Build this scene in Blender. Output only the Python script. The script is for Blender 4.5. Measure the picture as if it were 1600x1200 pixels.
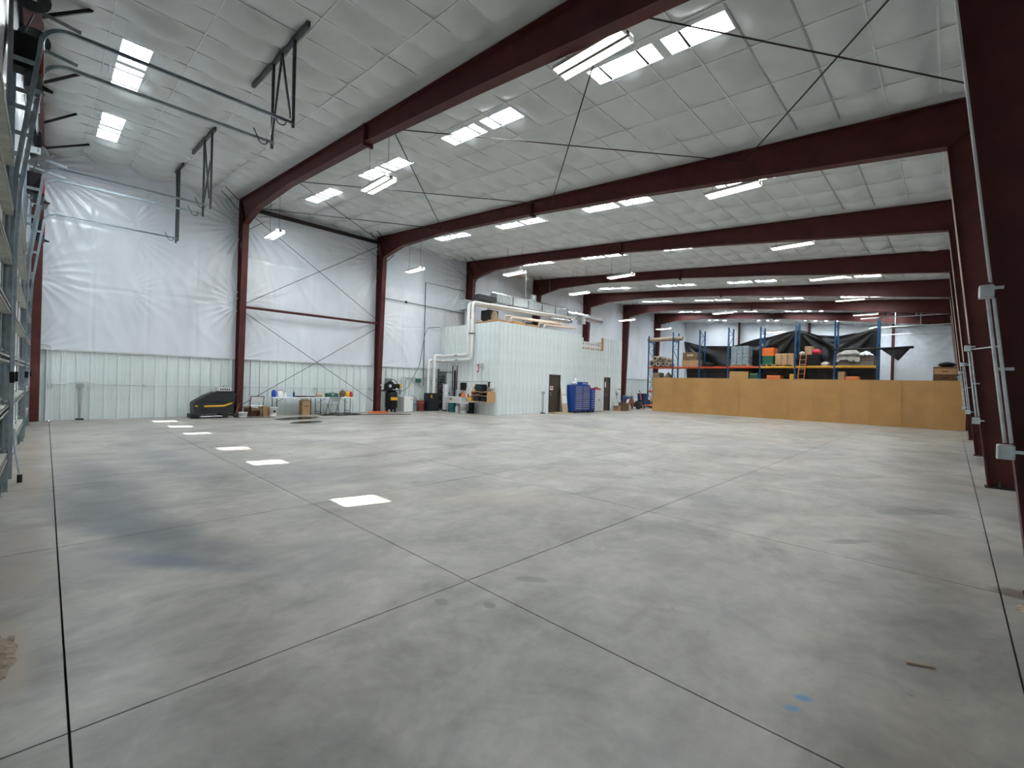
import bpy, math, random
from mathutils import Vector, Matrix, noise
random.seed(7)
for o in list(bpy.data.objects): bpy.data.objects.remove(o)
sc = bpy.context.scene
COL = sc.collection
PI = math.pi

# ------------------------------------------------------------------ camera, world, sun, exposure
CAMH, FPX, YAW, PITCH, ROLL = 1.58, 708.0, .771, -.001, .027
_f = Vector((-math.sin(YAW)*math.cos(PITCH), math.cos(YAW)*math.cos(PITCH), math.sin(PITCH)))
_r = Vector((math.cos(YAW), math.sin(YAW), 0)); _u = _r.cross(_f)
_r2 = math.cos(ROLL)*_r + math.sin(ROLL)*_u; _u2 = -math.sin(ROLL)*_r + math.cos(ROLL)*_u
cam = bpy.data.objects.new('camera', bpy.data.cameras.new('camera')); COL.objects.link(cam)
cam.matrix_world = Matrix(((_r2.x, _u2.x, -_f.x, 0), (_r2.y, _u2.y, -_f.y, 0), (_r2.z, _u2.z, -_f.z, CAMH), (0, 0, 0, 1)))
cam.data.sensor_width = 36; cam.data.lens = FPX*36/1600; cam.data.clip_start = .05; cam.data.clip_end = 500
sc.camera = cam
PANE_E, TUBE_E, SKY_E, SUN_E, EXPO = 31.0, 17.0, 6.0, 50.0, 1.12
w = bpy.data.worlds.new('sky'); sc.world = w; w.use_nodes = True
bg = w.node_tree.nodes['Background']; bg.inputs[0].default_value = (.86, .93, 1, 1); bg.inputs[1].default_value = SKY_E
sun = bpy.data.objects.new('sun', bpy.data.lights.new('sun', 'SUN')); COL.objects.link(sun)
sun.data.energy = SUN_E; sun.data.angle = .009; sun.data.color = (1, .96, .9)
sun.rotation_euler = Vector((.80, 3.30, -1.5)).to_track_quat('-Z', 'Y').to_euler(); sun.location = (-10, -20, 12)
vs = sc.view_settings; vs.view_transform = 'Standard'; vs.look = 'None'; vs.gamma = 1; vs.exposure = EXPO; vs.use_curve_mapping = False

# ------------------------------------------------------------------ materials
MATS = {}
def _nodes(name):
    m = bpy.data.materials.new(name); m.use_nodes = True
    return m, m.node_tree.nodes, m.node_tree.links, m.node_tree.nodes['Principled BSDF']
def mat(name, col, rough=.5, metal=0., var=.12, scale=6., bump=0., bscale=40., spec=.5, stretch=None):
    m, N, L, b = _nodes(name)
    tc = N.new('ShaderNodeTexCoord'); src = tc.outputs['Object']
    if stretch:
        mp = N.new('ShaderNodeMapping'); mp.inputs['Scale'].default_value = stretch
        L.new(src, mp.inputs['Vector']); src = mp.outputs['Vector']
    nz = N.new('ShaderNodeTexNoise'); nz.inputs['Scale'].default_value = scale; nz.inputs['Detail'].default_value = 5
    L.new(src, nz.inputs['Vector'])
    rp = N.new('ShaderNodeValToRGB'); rp.color_ramp.elements[0].position = .3; rp.color_ramp.elements[1].position = .7
    rp.color_ramp.elements[0].color = [max(0, c*(1-var)) for c in col]+[1]
    rp.color_ramp.elements[1].color = [min(1, c*(1+var)) for c in col]+[1]
    L.new(nz.outputs['Fac'], rp.inputs['Fac']); L.new(rp.outputs['Color'], b.inputs['Base Color'])
    b.inputs['Roughness'].default_value = rough; b.inputs['Metallic'].default_value = metal
    b.inputs['Specular IOR Level'].default_value = spec
    if bump:
        n2 = N.new('ShaderNodeTexNoise'); n2.inputs['Scale'].default_value = bscale; n2.inputs['Detail'].default_value = 4
        L.new(src, n2.inputs['Vector'])
        bp = N.new('ShaderNodeBump'); bp.inputs['Strength'].default_value = bump; bp.inputs['Distance'].default_value = .02
        L.new(n2.outputs['Fac'], bp.inputs['Height']); L.new(bp.outputs['Normal'], b.inputs['Normal'])
    MATS[name] = m; return m
def emit(name, col, strength, through=0.):
    m, N, L, b = _nodes(name); out = N['Material Output']; N.remove(b)
    e = N.new('ShaderNodeEmission'); e.inputs[0].default_value = (*col, 1); e.inputs[1].default_value = strength
    if through:
        t = N.new('ShaderNodeBsdfTransparent'); mx = N.new('ShaderNodeMixShader'); mx.inputs[0].default_value = through
        L.new(e.outputs[0], mx.inputs[1]); L.new(t.outputs[0], mx.inputs[2]); L.new(mx.outputs[0], out.inputs[0])
    else: L.new(e.outputs[0], out.inputs[0])
    MATS[name] = m; return m
def glass(name):
    m, N, L, b = _nodes(name); out = N['Material Output']
    b.inputs['Roughness'].default_value = .05; b.inputs['Base Color'].default_value = (.8, .85, .88, 1)
    t = N.new('ShaderNodeBsdfTransparent'); mx = N.new('ShaderNodeMixShader'); mx.inputs[0].default_value = .85
    L.new(b.outputs[0], mx.inputs[1]); L.new(t.outputs[0], mx.inputs[2]); L.new(mx.outputs[0], out.inputs[0])
    MATS[name] = m; return m
def floor_mat():
    m, N, L, b = _nodes('concrete')
    g = N.new('ShaderNodeNewGeometry'); P = g.outputs['Position']
    def noi(scale, detail, stretch=None, rot=0, dist=0.):
        src = P
        if stretch:
            mp = N.new('ShaderNodeMapping'); mp.inputs['Scale'].default_value = stretch; mp.inputs['Rotation'].default_value = (0, 0, rot)
            L.new(P, mp.inputs['Vector']); src = mp.outputs['Vector']
        n = N.new('ShaderNodeTexNoise'); n.inputs['Scale'].default_value = scale; n.inputs['Detail'].default_value = detail
        n.inputs['Roughness'].default_value = .62; n.inputs['Distortion'].default_value = dist
        L.new(src, n.inputs['Vector']); return n.outputs['Fac']
    def ramp(fac, stops):
        r = N.new('ShaderNodeValToRGB'); cr = r.color_ramp
        while len(cr.elements) < len(stops): cr.elements.new(.5)
        for e, (p, c) in zip(cr.elements, stops): e.position = p; e.color = (*c, 1) if len(c) == 3 else c
        L.new(fac, r.inputs['Fac']); return r.outputs['Color']
    def mix(a, c, f, mode='MIX'):
        x = N.new('ShaderNodeMix'); x.data_type = 'RGBA'; x.blend_type = mode
        for sock, v in ((x.inputs[0], f), (x.inputs[6], a), (x.inputs[7], c)):
            if hasattr(v, 'is_linked'): L.new(v, sock)
            else: sock.default_value = v if not isinstance(v, tuple) else (*v, 1)
        return x.outputs[2]
    def mth(op, a, c=None):
        x = N.new('ShaderNodeMath'); x.operation = op
        for i, v in enumerate((a, c)):
            if v is None: continue
            if hasattr(v, 'is_linked'): L.new(v, x.inputs[i])
            else: x.inputs[i].default_value = v
        return x.outputs[0]
    W = lambda v: (v, v, v)
    base = ramp(noi(.35, 8, dist=.6), [(.3, (.265, .243, .212)), (.5, (.37, .343, .302)), (.7, (.475, .443, .392))])
    trowel = ramp(noi(.8, 9, (1, .6, 1), .5, 1.0), [(.36, W(.66)), (.52, W(1.)), (.68, W(1.2))])
    base = mix(base, trowel, .85, 'MULTIPLY')
    swirl = ramp(noi(2.2, 9, (1, .7, 1), 2.2, 1.6), [(.36, W(.82)), (.52, W(1.)), (.66, W(1.14))])
    base = mix(base, swirl, .7, 'MULTIPLY')
    cloud = ramp(noi(1.4, 10, dist=.9), [(.33, W(.74)), (.5, W(1.)), (.67, W(1.17))])
    base = mix(base, cloud, .75, 'MULTIPLY')
    speck = ramp(noi(5.5, 2), [(.20, W(.35)), (.27, W(1.))])
    base = mix(base, speck, .6, 'MULTIPLY')
    fine = ramp(noi(9, 6), [(.3, W(.88)), (.7, W(1.06))])
    base = mix(base, fine, .8, 'MULTIPLY')
    warm = ramp(noi(.8, 4, (1, .6, 1), .9), [(.52, W(0)), (.75, W(1))])
    base = mix(base, (.36, .30, .235), mth('MULTIPLY', warm, .45))
    cool = ramp(noi(.5, 5, (1, .5, 1), 1.9), [(.5, W(0)), (.72, W(1))])
    base = mix(base, (.27, .30, .34), mth('MULTIPLY', cool, .45))
    sep = N.new('ShaderNodeSeparateXYZ'); L.new(P, sep.inputs[0]); X, Y = sep.outputs[0], sep.outputs[1]
    wob = mth('MULTIPLY', mth('SUBTRACT', noi(1.6, 6), .5), 1.5)
    def blot(cx, cy, a, bb, rot, col, amt, edge=.35):
        nonlocal base
        dx = mth('SUBTRACT', X, cx); dy = mth('SUBTRACT', Y, cy); c, s = math.cos(rot), math.sin(rot)
        u = mth('DIVIDE', mth('ADD', mth('MULTIPLY', dx, c), mth('MULTIPLY', dy, s)), a)
        v = mth('DIVIDE', mth('SUBTRACT', mth('MULTIPLY', dy, c), mth('MULTIPLY', dx, s)), bb)
        d = mth('ADD', mth('SQRT', mth('ADD', mth('MULTIPLY', u, u), mth('MULTIPLY', v, v))), wob)
        mr = N.new('ShaderNodeMapRange'); mr.inputs[1].default_value = 1-edge; mr.inputs[2].default_value = 1+edge
        mr.inputs[3].default_value = amt; mr.inputs[4].default_value = 0; L.new(d, mr.inputs[0])
        base = mix(base, col, mr.outputs[0])
    # dark bluish streaks in front of the overhead doors
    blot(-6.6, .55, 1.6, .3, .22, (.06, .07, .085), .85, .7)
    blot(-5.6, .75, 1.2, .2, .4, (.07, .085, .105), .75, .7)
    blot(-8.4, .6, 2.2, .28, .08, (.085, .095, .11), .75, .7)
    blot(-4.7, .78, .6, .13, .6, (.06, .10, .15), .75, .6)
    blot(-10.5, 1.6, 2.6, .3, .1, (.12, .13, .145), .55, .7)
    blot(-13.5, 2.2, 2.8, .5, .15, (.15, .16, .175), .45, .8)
    # damp marks
    for (cx, cy, a, bb, r_, am) in ((-4.34, 6.86, .42, .2, .6, .5), (-.32, 8.18, .75, .14, .93, .55), (-.74, 5.99, .26, .07, .95, .6),
                                    (-2.41, 2.77, .13, .05, .6, .5), (-2.33, 2.23, .05, .04, 0, .7), (-2.6, 2.01, .07, .05, 0, .5), (-3.9, 5.4, .25, .06, .9, .35)):
        blot(cx, cy, a, bb, r_, (.14, .135, .125), am, .2)
    blot(-4.5, 4.3, .9, .4, .7, (.50, .42, .33), .4, .6)
    # blue chalk
    for cx, cy in ((-.52, 2.75), (-.54, 2.62)): blot(cx, cy, .035, .02, .5, (.05, .25, .5), .8, .5)
    # sand and broken concrete by the doors and the column foot
    blot(-3.75, -.15, .45, .12, .05, (.42, .34, .26), .85, .25)
    blot(-9.3, -.12, 1.2, .17, 0, (.36, .29, .22), .7, .4)
    blot(-13.5, -.15, 2.0, .16, 0, (.36, .29, .22), .55, .5)
    blot(-5.6, -.1, 1.0, .14, 0, (.36, .29, .22), .6, .5)
    blot(.42, 5.45, .14, .12, 0, (.14, .10, .07), .85, .3)
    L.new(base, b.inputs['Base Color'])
    L.new(ramp(noi(1.1, 6), [(.3, W(.30)), (.7, W(.46))]), b.inputs['Roughness'])
    b.inputs['Specular IOR Level'].default_value = .75
    bp = N.new('ShaderNodeBump'); bp.inputs['Strength'].default_value = .12; bp.inputs['Distance'].default_value = .01
    L.new(noi(22, 6), bp.inputs['Height']); L.new(bp.outputs[0], b.inputs['Normal'])
    MATS['concrete'] = m; return m
floor_mat()
mat('joint', (.05, .045, .04), .9)
mat('dirt', (.36, .29, .22), .95, var=.4, scale=25, bump=.8)
mat('red_steel', (.078, .018, .016), .55, var=.22, scale=3, bump=.05, spec=.3)
mat('dark_steel', (.02, .01, .009), .6)
mat('liner', (.73, .785, .785), .38, var=.05, scale=2)
mat('vinyl', (.73, .765, .81), .24, var=.06, scale=1.2, bump=.25, bscale=1.2, stretch=(1, 1, .5))
mat('quilt', (.60, .625, .62), .42, var=.08, scale=1.5, bump=.45, bscale=4)
mat('strap', (.70, .71, .70), .5)
mat('galv', (.62, .66, .68), .36, .75, var=.2, scale=9)
mat('galv_dark', (.075, .08, .08), .5, .5, var=.3, scale=12)
mat('track_steel', (.36, .42, .45), .34, .8, var=.2, scale=9)
mat('door_skin', (.70, .72, .69), .5, var=.08)
mat('door_strut', (.42, .42, .38), .5, .2, var=.2)
mat('black', (.010, .010, .011), .5, spec=.25); mat('rubber', (.02, .02, .02), .8); mat('dark_grey', (.024, .026, .029), .5, spec=.3)
mat('white', (.78, .78, .76), .45, var=.05); mat('white_plastic', (.8, .8, .78), .35, var=.04); mat('grey', (.36, .37, .38), .5)
mat('light_grey', (.55, .56, .56), .45); mat('opener_red', (.25, .012, .018), .4)
mat('pvc', (.86, .85, .82), .35, var=.06); mat('pvc_warm', (.72, .60, .48), .4, var=.12, scale=2)
mat('cardboard', (.40, .245, .13), .8, var=.12); mat('cardboard_panel', (.50, .27, .095), .75, var=.09, scale=1.3)
mat('cardboard_b', (.53, .29, .105), .75, var=.09, scale=1.3); mat('cardboard_dark', (.16, .095, .05), .85, var=.25)
mat('wood', (.52, .30, .14), .6, var=.2, scale=5, stretch=(1, 1, 6)); mat('dark_wood', (.17, .085, .035), .55, var=.3, scale=5, stretch=(1, 4, 8))
mat('crate_wood', (.50, .33, .18), .7, var=.2, scale=6)
mat('brown_door', (.052, .038, .028), .5, var=.1); mat('yellow', (.75, .42, .02), .45); mat('orange', (.72, .15, .02), .5)
mat('red', (.45, .015, .012), .4); mat('rack_blue', (.008, .065, .155), .45); mat('rack_red', (.55, .075, .02), .5); mat('rack_yellow', (.65, .36, .03), .5)
mat('tool_blue', (.008, .045, .26), .35, var=.1); mat('deep_blue', (.006, .022, .12), .4); mat('teal', (.01, .20, .20), .45); mat('green', (.01, .10, .05), .5)
mat('tarp', (.016, .016, .018), .33, bump=.2, bscale=6); mat('wrap', (.24, .29, .32), .25, var=.25, scale=8, bump=.5, bscale=12)
mat('blanket', (.36, .34, .31), .9, var=.2, bump=.5, bscale=15); mat('mattress', (.17, .15, .13), .85); mat('foil', (.75, .76, .77), .22, .9, bump=.6, bscale=14)
mat('copper_pipe', (.06, .045, .04), .5, .3); mat('tank_grey', (.22, .27, .29), .45); mat('puddle', (.018, .015, .013), .22, var=.2, spec=.06); mat('rust', (.19, .04, .022), .7, var=.4)
mat('pink', (.6, .05, .09), .8); mat('carpet', (.24, .19, .14), .95, var=.3, bump=.5); mat('carpet_b', (.36, .29, .21), .95, var=.3, bump=.5)
mat('tan', (.45, .34, .22), .8); mat('blue_jug', (.01, .05, .45), .35); mat('sky_cloth', (.30, .52, .62), .8); mat('screen', (.02, .05, .07), .15)
emit('tube', (1, .94, .80), TUBE_E); emit('daylight_pane', (.86, .94, 1), PANE_E); glass('clear_pane')

# ------------------------------------------------------------------ mesh helpers
class MB:
    def __init__(s): s.v = []; s.f = []; s.sm = []
    def add(s, vs, fs, smooth=False):
        b = len(s.v); s.v += [tuple(v) for v in vs]; s.f += [tuple(b+i for i in f) for f in fs]; s.sm += [smooth]*len(fs); return s
    def box(s, x0, x1, y0, y1, z0, z1):
        return s.add([(x0,y0,z0),(x1,y0,z0),(x1,y1,z0),(x0,y1,z0),(x0,y0,z1),(x1,y0,z1),(x1,y1,z1),(x0,y1,z1)],
                     [(0,3,2,1),(4,5,6,7),(0,1,5,4),(1,2,6,5),(2,3,7,6),(3,0,4,7)])
    def bbox(s, x0, x1, y0, y1, z0, z1, b=.02):     # box with chamfered vertical and top edges
        c = lambda e, z: [(x0+e+b, y0+e, z), (x1-e-b, y0+e, z), (x1-e, y0+e+b, z), (x1-e, y1-e-b, z), (x1-e-b, y1-e, z), (x0+e+b, y1-e, z), (x0+e, y1-e-b, z), (x0+e, y0+e+b, z)]
        v = c(0, z0)+c(0, z1-b)+c(b, z1); f = [tuple(range(7, -1, -1)), tuple(range(16, 24))]
        for k in (0, 8):
            for i in range(8): j = (i+1) % 8; f.append((k+i, k+j, k+8+j, k+8+i))
        return s.add(v, f)
    def bar(s, p, q, w_, h, up=(0, 0, 1)):
        p, q = Vector(p), Vector(q); d = (q-p).normalized(); up = Vector(up)
        if abs(d.dot(up)) > .99: up = Vector((0, 1, 0))
        a = d.cross(up).normalized()*w_/2; c = a.cross(d).normalized()*h/2
        return s.add([p-a-c, p+a-c, p+a+c, p-a+c, q-a-c, q+a-c, q+a+c, q-a+c], [(3,2,1,0),(4,5,6,7),(0,1,5,4),(1,2,6,5),(2,3,7,6),(3,0,4,7)])
    def tube(s, pts, r, n=8, caps=True):
        pts = [Vector(p) for p in pts]; rs = r if isinstance(r, (list, tuple)) else [r]*len(pts); rings = []; ref = None
        for i, p in enumerate(pts):
            d = (pts[min(i+1, len(pts)-1)]-pts[max(i-1, 0)]).normalized()
            if ref is None or abs(ref.dot(d)) > .999: ref = Vector((0, 0, 1)) if abs(d.z) < .9 else Vector((1, 0, 0))
            a = (ref-d*ref.dot(d)).normalized(); c = d.cross(a); ref = a
            rings.append([p+(a*math.cos(t)+c*math.sin(t))*rs[i] for t in (2*PI*k/n for k in range(n))])
        v = [x for rg in rings for x in rg]; f = []
        for i in range(len(pts)-1):
            for k in range(n): j = (k+1) % n; f.append((i*n+k, i*n+j, (i+1)*n+j, (i+1)*n+k))
        s.add(v, f, n > 6)
        if caps: s.add(rings[0], [tuple(range(n-1, -1, -1))]); s.add(rings[-1], [tuple(range(n))])
        return s
    def lathe(s, prof, c=(0, 0, 0), n=20):
        v = []; f = []
        for r, z in prof:
            for k in range(n): t = 2*PI*k/n; v.append((c[0]+r*math.cos(t), c[1]+r*math.sin(t), c[2]+z))
        for i in range(len(prof)-1):
            for k in range(n): j = (k+1) % n; f.append((i*n+k, i*n+j, (i+1)*n+j, (i+1)*n+k))
        s.add(v, f, True); m = (len(prof)-1)*n
        if prof[0][0] > 1e-4: s.add(v[:n], [tuple(range(n-1, -1, -1))])
        if prof[-1][0] > 1e-4: s.add(v[m:m+n], [tuple(range(n))])
        return s
    def prism(s, poly, axis, a, b):                # polygon extruded along an axis; poly in the other two coordinates, in order
        def P(u, v, t): return {0: (t, u, v), 1: (u, t, v), 2: (u, v, t)}[axis]
        n = len(poly)
        return s.add([P(u, v, a) for u, v in poly]+[P(u, v, b) for u, v in poly],
                     [tuple(range(n-1, -1, -1)), tuple(range(n, 2*n))]+[(i, (i+1) % n, n+(i+1) % n, n+i) for i in range(n)])
    def grid(s, fn, nu, nv, smooth=True):
        v = [fn(i/nu, j/nv) for j in range(nv+1) for i in range(nu+1)]
        f = [(j*(nu+1)+i, j*(nu+1)+i+1, (j+1)*(nu+1)+i+1, (j+1)*(nu+1)+i) for j in range(nv) for i in range(nu)]
        return s.add(v, f, smooth)
    def data(s, name, off=None):
        me = bpy.data.meshes.new(name); vs_ = s.v if off is None else [(x-off[0], y-off[1], z-off[2]) for x, y, z in s.v]
        me.from_pydata(vs_, [], s.f); me.polygons.foreach_set('use_smooth', s.sm); me.update(); return me
    def build(s, name, m, parent=None, label=None, W=False):
        off = parent.location if (W and parent is not None) else None
        me = s.data(name, off); me.materials.append(MATS[m]); o = bpy.data.objects.new(name, me); COL.objects.link(o)
        if parent is not None:
            o.parent = parent
            if W and parent.parent is not None and off is not None: pass
        if label: o['label'] = label
        return o
    def solo(s, name, m, label, cat, group=None, kind=None, org=None):   # a thing of one mesh; origin at its base
        if org is None:
            xs, ys, zs = zip(*s.v); org = ((min(xs)+max(xs))/2, (min(ys)+max(ys))/2, min(zs))
        me = s.data(name, org); me.materials.append(MATS[m]); o = bpy.data.objects.new(name, me); COL.objects.link(o); o.location = org
        tag(o, label, cat, group, kind); return o
def tag(o, label, cat, group=None, kind=None):
    o['label'] = label; o['category'] = cat
    if group: o['group'] = group
    if kind: o['kind'] = kind
    return o
def thing(name, label, cat, loc=(0, 0, 0), rz=0, group=None, kind=None):
    o = bpy.data.objects.new(name, None); COL.objects.link(o); o.location = loc; o.rotation_euler = (0, 0, rz); o.empty_display_size = .1
    return tag(o, label, cat, group, kind)
def inst(me, name, parent, loc=(0, 0, 0), rz=0):
    o = bpy.data.objects.new(name, me); COL.objects.link(o); o.parent = parent; o.location = loc; o.rotation_euler = (0, 0, rz); return o
def dup(root, loc, label=None, group=None):
    r = root.copy(); COL.objects.link(r); r.location = loc
    if label: r['label'] = label
    if group: r['group'] = group
    for ch in list(root.children):
        c = ch.copy(); COL.objects.link(c); c.parent = r
        for g in list(ch.children): d = g.copy(); COL.objects.link(d); d.parent = c
    return r
def nz(x, y, z=0): return noise.noise(Vector((x, y, z)))
def arc(c, r, a0, a1, n, ax='yz'):
    out = []
    for i in range(n+1):
        t = a0+(a1-a0)*i/n; p = list(c); k = {'yz': (1, 2), 'xz': (0, 2), 'xy': (0, 1)}[ax]
        p[k[0]] += r*math.cos(t); p[k[1]] += r*math.sin(t); out.append(tuple(p))
    return out
ORD = ['first', 'second', 'third', 'fourth', 'fifth', 'sixth', 'seventh', 'eighth', 'ninth']

# ------------------------------------------------------------------ the building
XL, XR, YF, YB = -20.75, 1.12, -.40, 47.9
Z0, SL = 6.98, .0846
def cz(x): return Z0-SL*x
FR = [5.4, 11.5, 17.3, 23.2, 29.1, 35.0, 40.8]
SKX = [((-18.15, -17.02), (-16.86, -15.78)), ((-13.85, -12.62), (-12.44, -11.36)), ((-9.45, -8.2), (-7.98, -6.96)), ((-4.98, -3.7), (-3.54, -2.53))]
SKY = [.91, 6.9, 13.0, 19.0, 27.3, 33.5, 39.7, 45.9]
SKW = .45

# floor: saw-cut slabs
fl = MB().box(XL-.1, XR+.1, YF-.1, YB+.1, -.2, -.035).build('floor', 'joint')
tag(fl, 'grey stained concrete floor with saw-cut control joints', 'floor', kind='structure')
jx = [XL-.1, -17.73, -14.73, -11.73, -8.73, -5.73, -2.74, .31, XR+.1]
jy = [YF-.1, .10, 2.37, 5.38]+[8.33+2.97*k for k in range(13)]+[YB+.1]
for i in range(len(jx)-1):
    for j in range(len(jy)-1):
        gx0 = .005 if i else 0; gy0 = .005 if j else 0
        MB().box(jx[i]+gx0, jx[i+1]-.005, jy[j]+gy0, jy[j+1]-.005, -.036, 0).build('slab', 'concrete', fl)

# ceiling: quilted insulation with holes for the skylights
def lin(a, b, n): return [a+(b-a)*i/n for i in range(n+1)]
PX, PY = .745, 1.2
lx = [-2.49+PX*k for k in range(-26, 6)]; lx = [x for x in lx if XL-.05 < x < XR+.05]
ly = [1.92+PY*k for k in range(-2, 40)]; ly = [y for y in ly if YF < y < YB]
def subdiv(lines, lo, hi, n, extra):
    L_ = [lo]+[x for x in lines if lo+.1 < x < hi-.1]+[hi]; out = []
    for a, b in zip(L_[:-1], L_[1:]): out += lin(a, b, n)[:-1]
    out.append(hi)
    out = [x for x in out if all(abs(x-e) > .03 for e in extra)]
    return sorted(out+list(extra))
cxs = subdiv(lx, XL-.05, XR+.05, 6, [e for p in SKX for q in p for e in q])
cys = subdiv(ly, YF-.05, YB+.05, 8, [e for y in SKY for e in (y, y+SKW)])
SKP = lambda bi: SKX[:2] if bi == 0 else SKX
HOLES = [(a, b, y, y+SKW) for bi, y in enumerate(SKY) for p in SKP(bi) for (a, b) in p]
def pill(x, y):
    u = ((x+2.49)/PX) % 1; v = ((y-1.92)/PY) % 1
    i, j = math.floor((x+2.49)/PX), math.floor((y-1.92)/PY)
    h = (abs(math.sin(PI*u))**.8)*(abs(math.sin(PI*v))**.7)
    d = .21*h*(.75+.6*nz(i*1.7, j*2.3, 5))+.022*nz(x*1.5, y*.9, 2)+.012*nz(x*1.2, y*6, 7)*h
    for f in FR:
        if abs(y-f) < .6: q_ = max(0., (abs(y-f)-.28)/.32); d = d*q_+.03*(1-q_)
    k = 1.
    for a, b, c, e in HOLES:
        if abs(y-c) < 2:
            dx = max(a-x, 0, x-b); dy = max(c-y, 0, y-e); k = min(k, math.hypot(dx, dy)/.3)
    return d*min(1, k)
ny, nx = len(cys), len(cxs)
cv = [(x, y, cz(x)-pill(x, y)) for y in cys for x in cxs]; cf = []
for j in range(ny-1):
    for i in range(nx-1):
        mx_, my_ = (cxs[i]+cxs[i+1])/2, (cys[j]+cys[j+1])/2
        if any(a < mx_ < b and c < my_ < e for a, b, c, e in HOLES): continue
        cf.append((j*nx+i, (j+1)*nx+i, (j+1)*nx+i+1, j*nx+i+1))
ceil = MB().add(cv, cf, True).build('ceiling', 'quilt')
tag(ceil, 'sloping ceiling of quilted grey-white vinyl insulation held by straps', 'ceiling', kind='structure')
random.seed(3)
def segs(lo, hi, blocks):
    out = [(lo, hi)]
    for a, b in blocks:
        nxt = []
        for s_, e_ in out:
            if b <= s_ or a >= e_: nxt.append((s_, e_))
            else:
                if a > s_: nxt.append((s_, a))
                if b < e_: nxt.append((b, e_))
        out = nxt
    return [q for q in out if q[1]-q[0] > .1]
for k, x in enumerate(lx):
    mb = MB()
    bl = [(c, e) for a, b, c, e in HOLES if a < x < b]
    for s_, e_ in segs(YF, YB, bl): mb.box(x-.014, x+.014, s_, e_, cz(x)-.022, cz(x)-.004)
    mb.build('strap', 'grey' if abs(x+2.49) < .01 or abs(x+1.745) < .01 else 'strap', ceil)
for y in ly:
    mb = MB(); bl = [(a, b) for a, b, c, e in HOLES if c < y < e]
    for s_, e_ in segs(XL, XR, bl): mb.bar((s_, y, cz(s_)-.016), (e_, y, cz(e_)-.016), .022, .012)
    mb.build('strap', 'strap', ceil)

# skylights
BAY = ['between the overhead doors and the first portal frame']+['between the %s and %s portal frames from the overhead doors' % (ORD[i], ORD[i+1]) for i in range(6)]+['between the seventh portal frame and the back wall']
wn = 0
for bi, y in enumerate(SKY):
    for pi_, pr in enumerate(SKP(bi)):
        wn += 1
        o = thing('window_%d' % wn, 'pair of white translucent skylight panels %s' % BAY[bi], 'skylight', (pr[0][0], y, cz(pr[0][0])), 0, 'roof skylights', 'structure')
        fr = MB()
        for a, b in pr:
            MB().add([(a, y, cz(a)+.16), (b, y, cz(b)+.16), (b, y+SKW, cz(b)+.16), (a, y+SKW, cz(a)+.16)], [(0, 3, 2, 1)]).build('pane', 'daylight_pane', o, W=True)
            A, B = (a, y), (b, y+SKW)
            q = [(a, y), (b, y), (b, y+SKW), (a, y+SKW)]
            for i in range(4):
                (xa, ya), (xb, yb) = q[i], q[(i+1) % 4]
                fr.add([(xa, ya, cz(xa)-.012), (xb, yb, cz(xb)-.012), (xb, yb, cz(xb)+.17), (xa, ya, cz(xa)+.17)], [(0, 1, 2, 3)])
        fr.build('reveal', 'white_plastic', o, W=True)
        pu = MB()
        for x in lx:
            for a, b in pr:
                if a+.05 < x < b-.05: pu.box(x-.02, x+.02, y, y+SKW, cz(x)-.01, cz(x)+.05)
        if pu.v: pu.build('purlin', 'black', o, W=True)
        if bi < 3:
            fm = MB(); rnd = random.Random(wn)
            for yy, sg in ((y-.03, -1), (y+SKW+.03, 1)):
                for (a, b) in pr:
                    m_ = rnd.uniform(.3, .7)*(b-a)+a; hw = rnd.uniform(.15, .3)
                    fm.grid(lambda u, v, m_=m_, hw=hw, yy=yy, sg=sg: (m_-hw+2*hw*u, yy+sg*(.02+.05*v), cz(m_-hw+2*hw*u)-.012-.02*math.sin(PI*u)*math.sin(PI*v)-.006*math.sin(14*u+3*v)), 8, 3)
            fm.build('loose_film', 'vinyl', o, W=True)

# insulation sheets and ribbed liner
def ridge(t, p=3): return (1-abs(t))**p
def fold(u, v, corners, seed):
    d = .02*nz(u*.6, v*.5, seed)+.02*ridge(min(1, abs(nz(u*.8+v*.5, v*.35-u*.25, seed+3))*3.5), 2)+.008*nz(u*4, v*1.6+u, seed+5)
    for (uc, vc, amp, k, r0, *half) in corners:
        dx, dy = u-uc, v-vc; r = math.hypot(dx, dy)+1e-4; t = math.atan2(dy, dx)
        if half: amp *= min(1, max(0, dx/r*1.6))
        w_ = k*.9*t+2.5*nz(u*.5, v*.5, seed+9)
        d += 2.2*amp*(ridge(math.sin(w_), 1.6)-.25+.5*ridge(math.sin(2.3*w_+1), 2)*nz(uc, vc, t*4))*math.exp(-(r/r0)**1.3)*min(1, r*2.5)
    return d
def panel_mesh(wd, z0, z1, ribs):    # ribbed sheet: width along +Y, faces +X, closed at the top
    pr = [(0, 0)]
    for c, hw, dp in ribs: pr += [(c-hw, 0), (c-hw*.55, dp), (c+hw*.55, dp), (c+hw, 0)]
    pr.append((wd, 0)); v = [(d, y, z0) for y, d in pr]+[(d, y, z1) for y, d in pr]+[(-.02, y, z1) for y, d in pr]; n = len(pr)
    mb = MB().add(v, [(i, i+1, n+i+1, n+i) for i in range(n-1)]+[(n+i, n+i+1, 2*n+i+1, 2*n+i) for i in range(n-1)])
    me = mb.data('wall_panel'); me.materials.append(MATS['liner']); return me
WAIN = 2.28
RIB = lambda w_: [(w_/2-.0, .035, .045), (w_*.2, .012, .008), (w_*.82, .012, .008)]
pm = panel_mesh(.345, 0, WAIN, [(.05, .02, .075), (.165, .012, .007), (.255, .012, .007)])
wl = MB().box(XL-.12, XL-.06, YF-.06, YB+.06, 0, 8.9).build('wall_left', 'liner')
tag(wl, 'long tall wall of white vinyl insulation over ribbed pale steel liner', 'wall', kind='structure')
y = YF+.02
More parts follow.
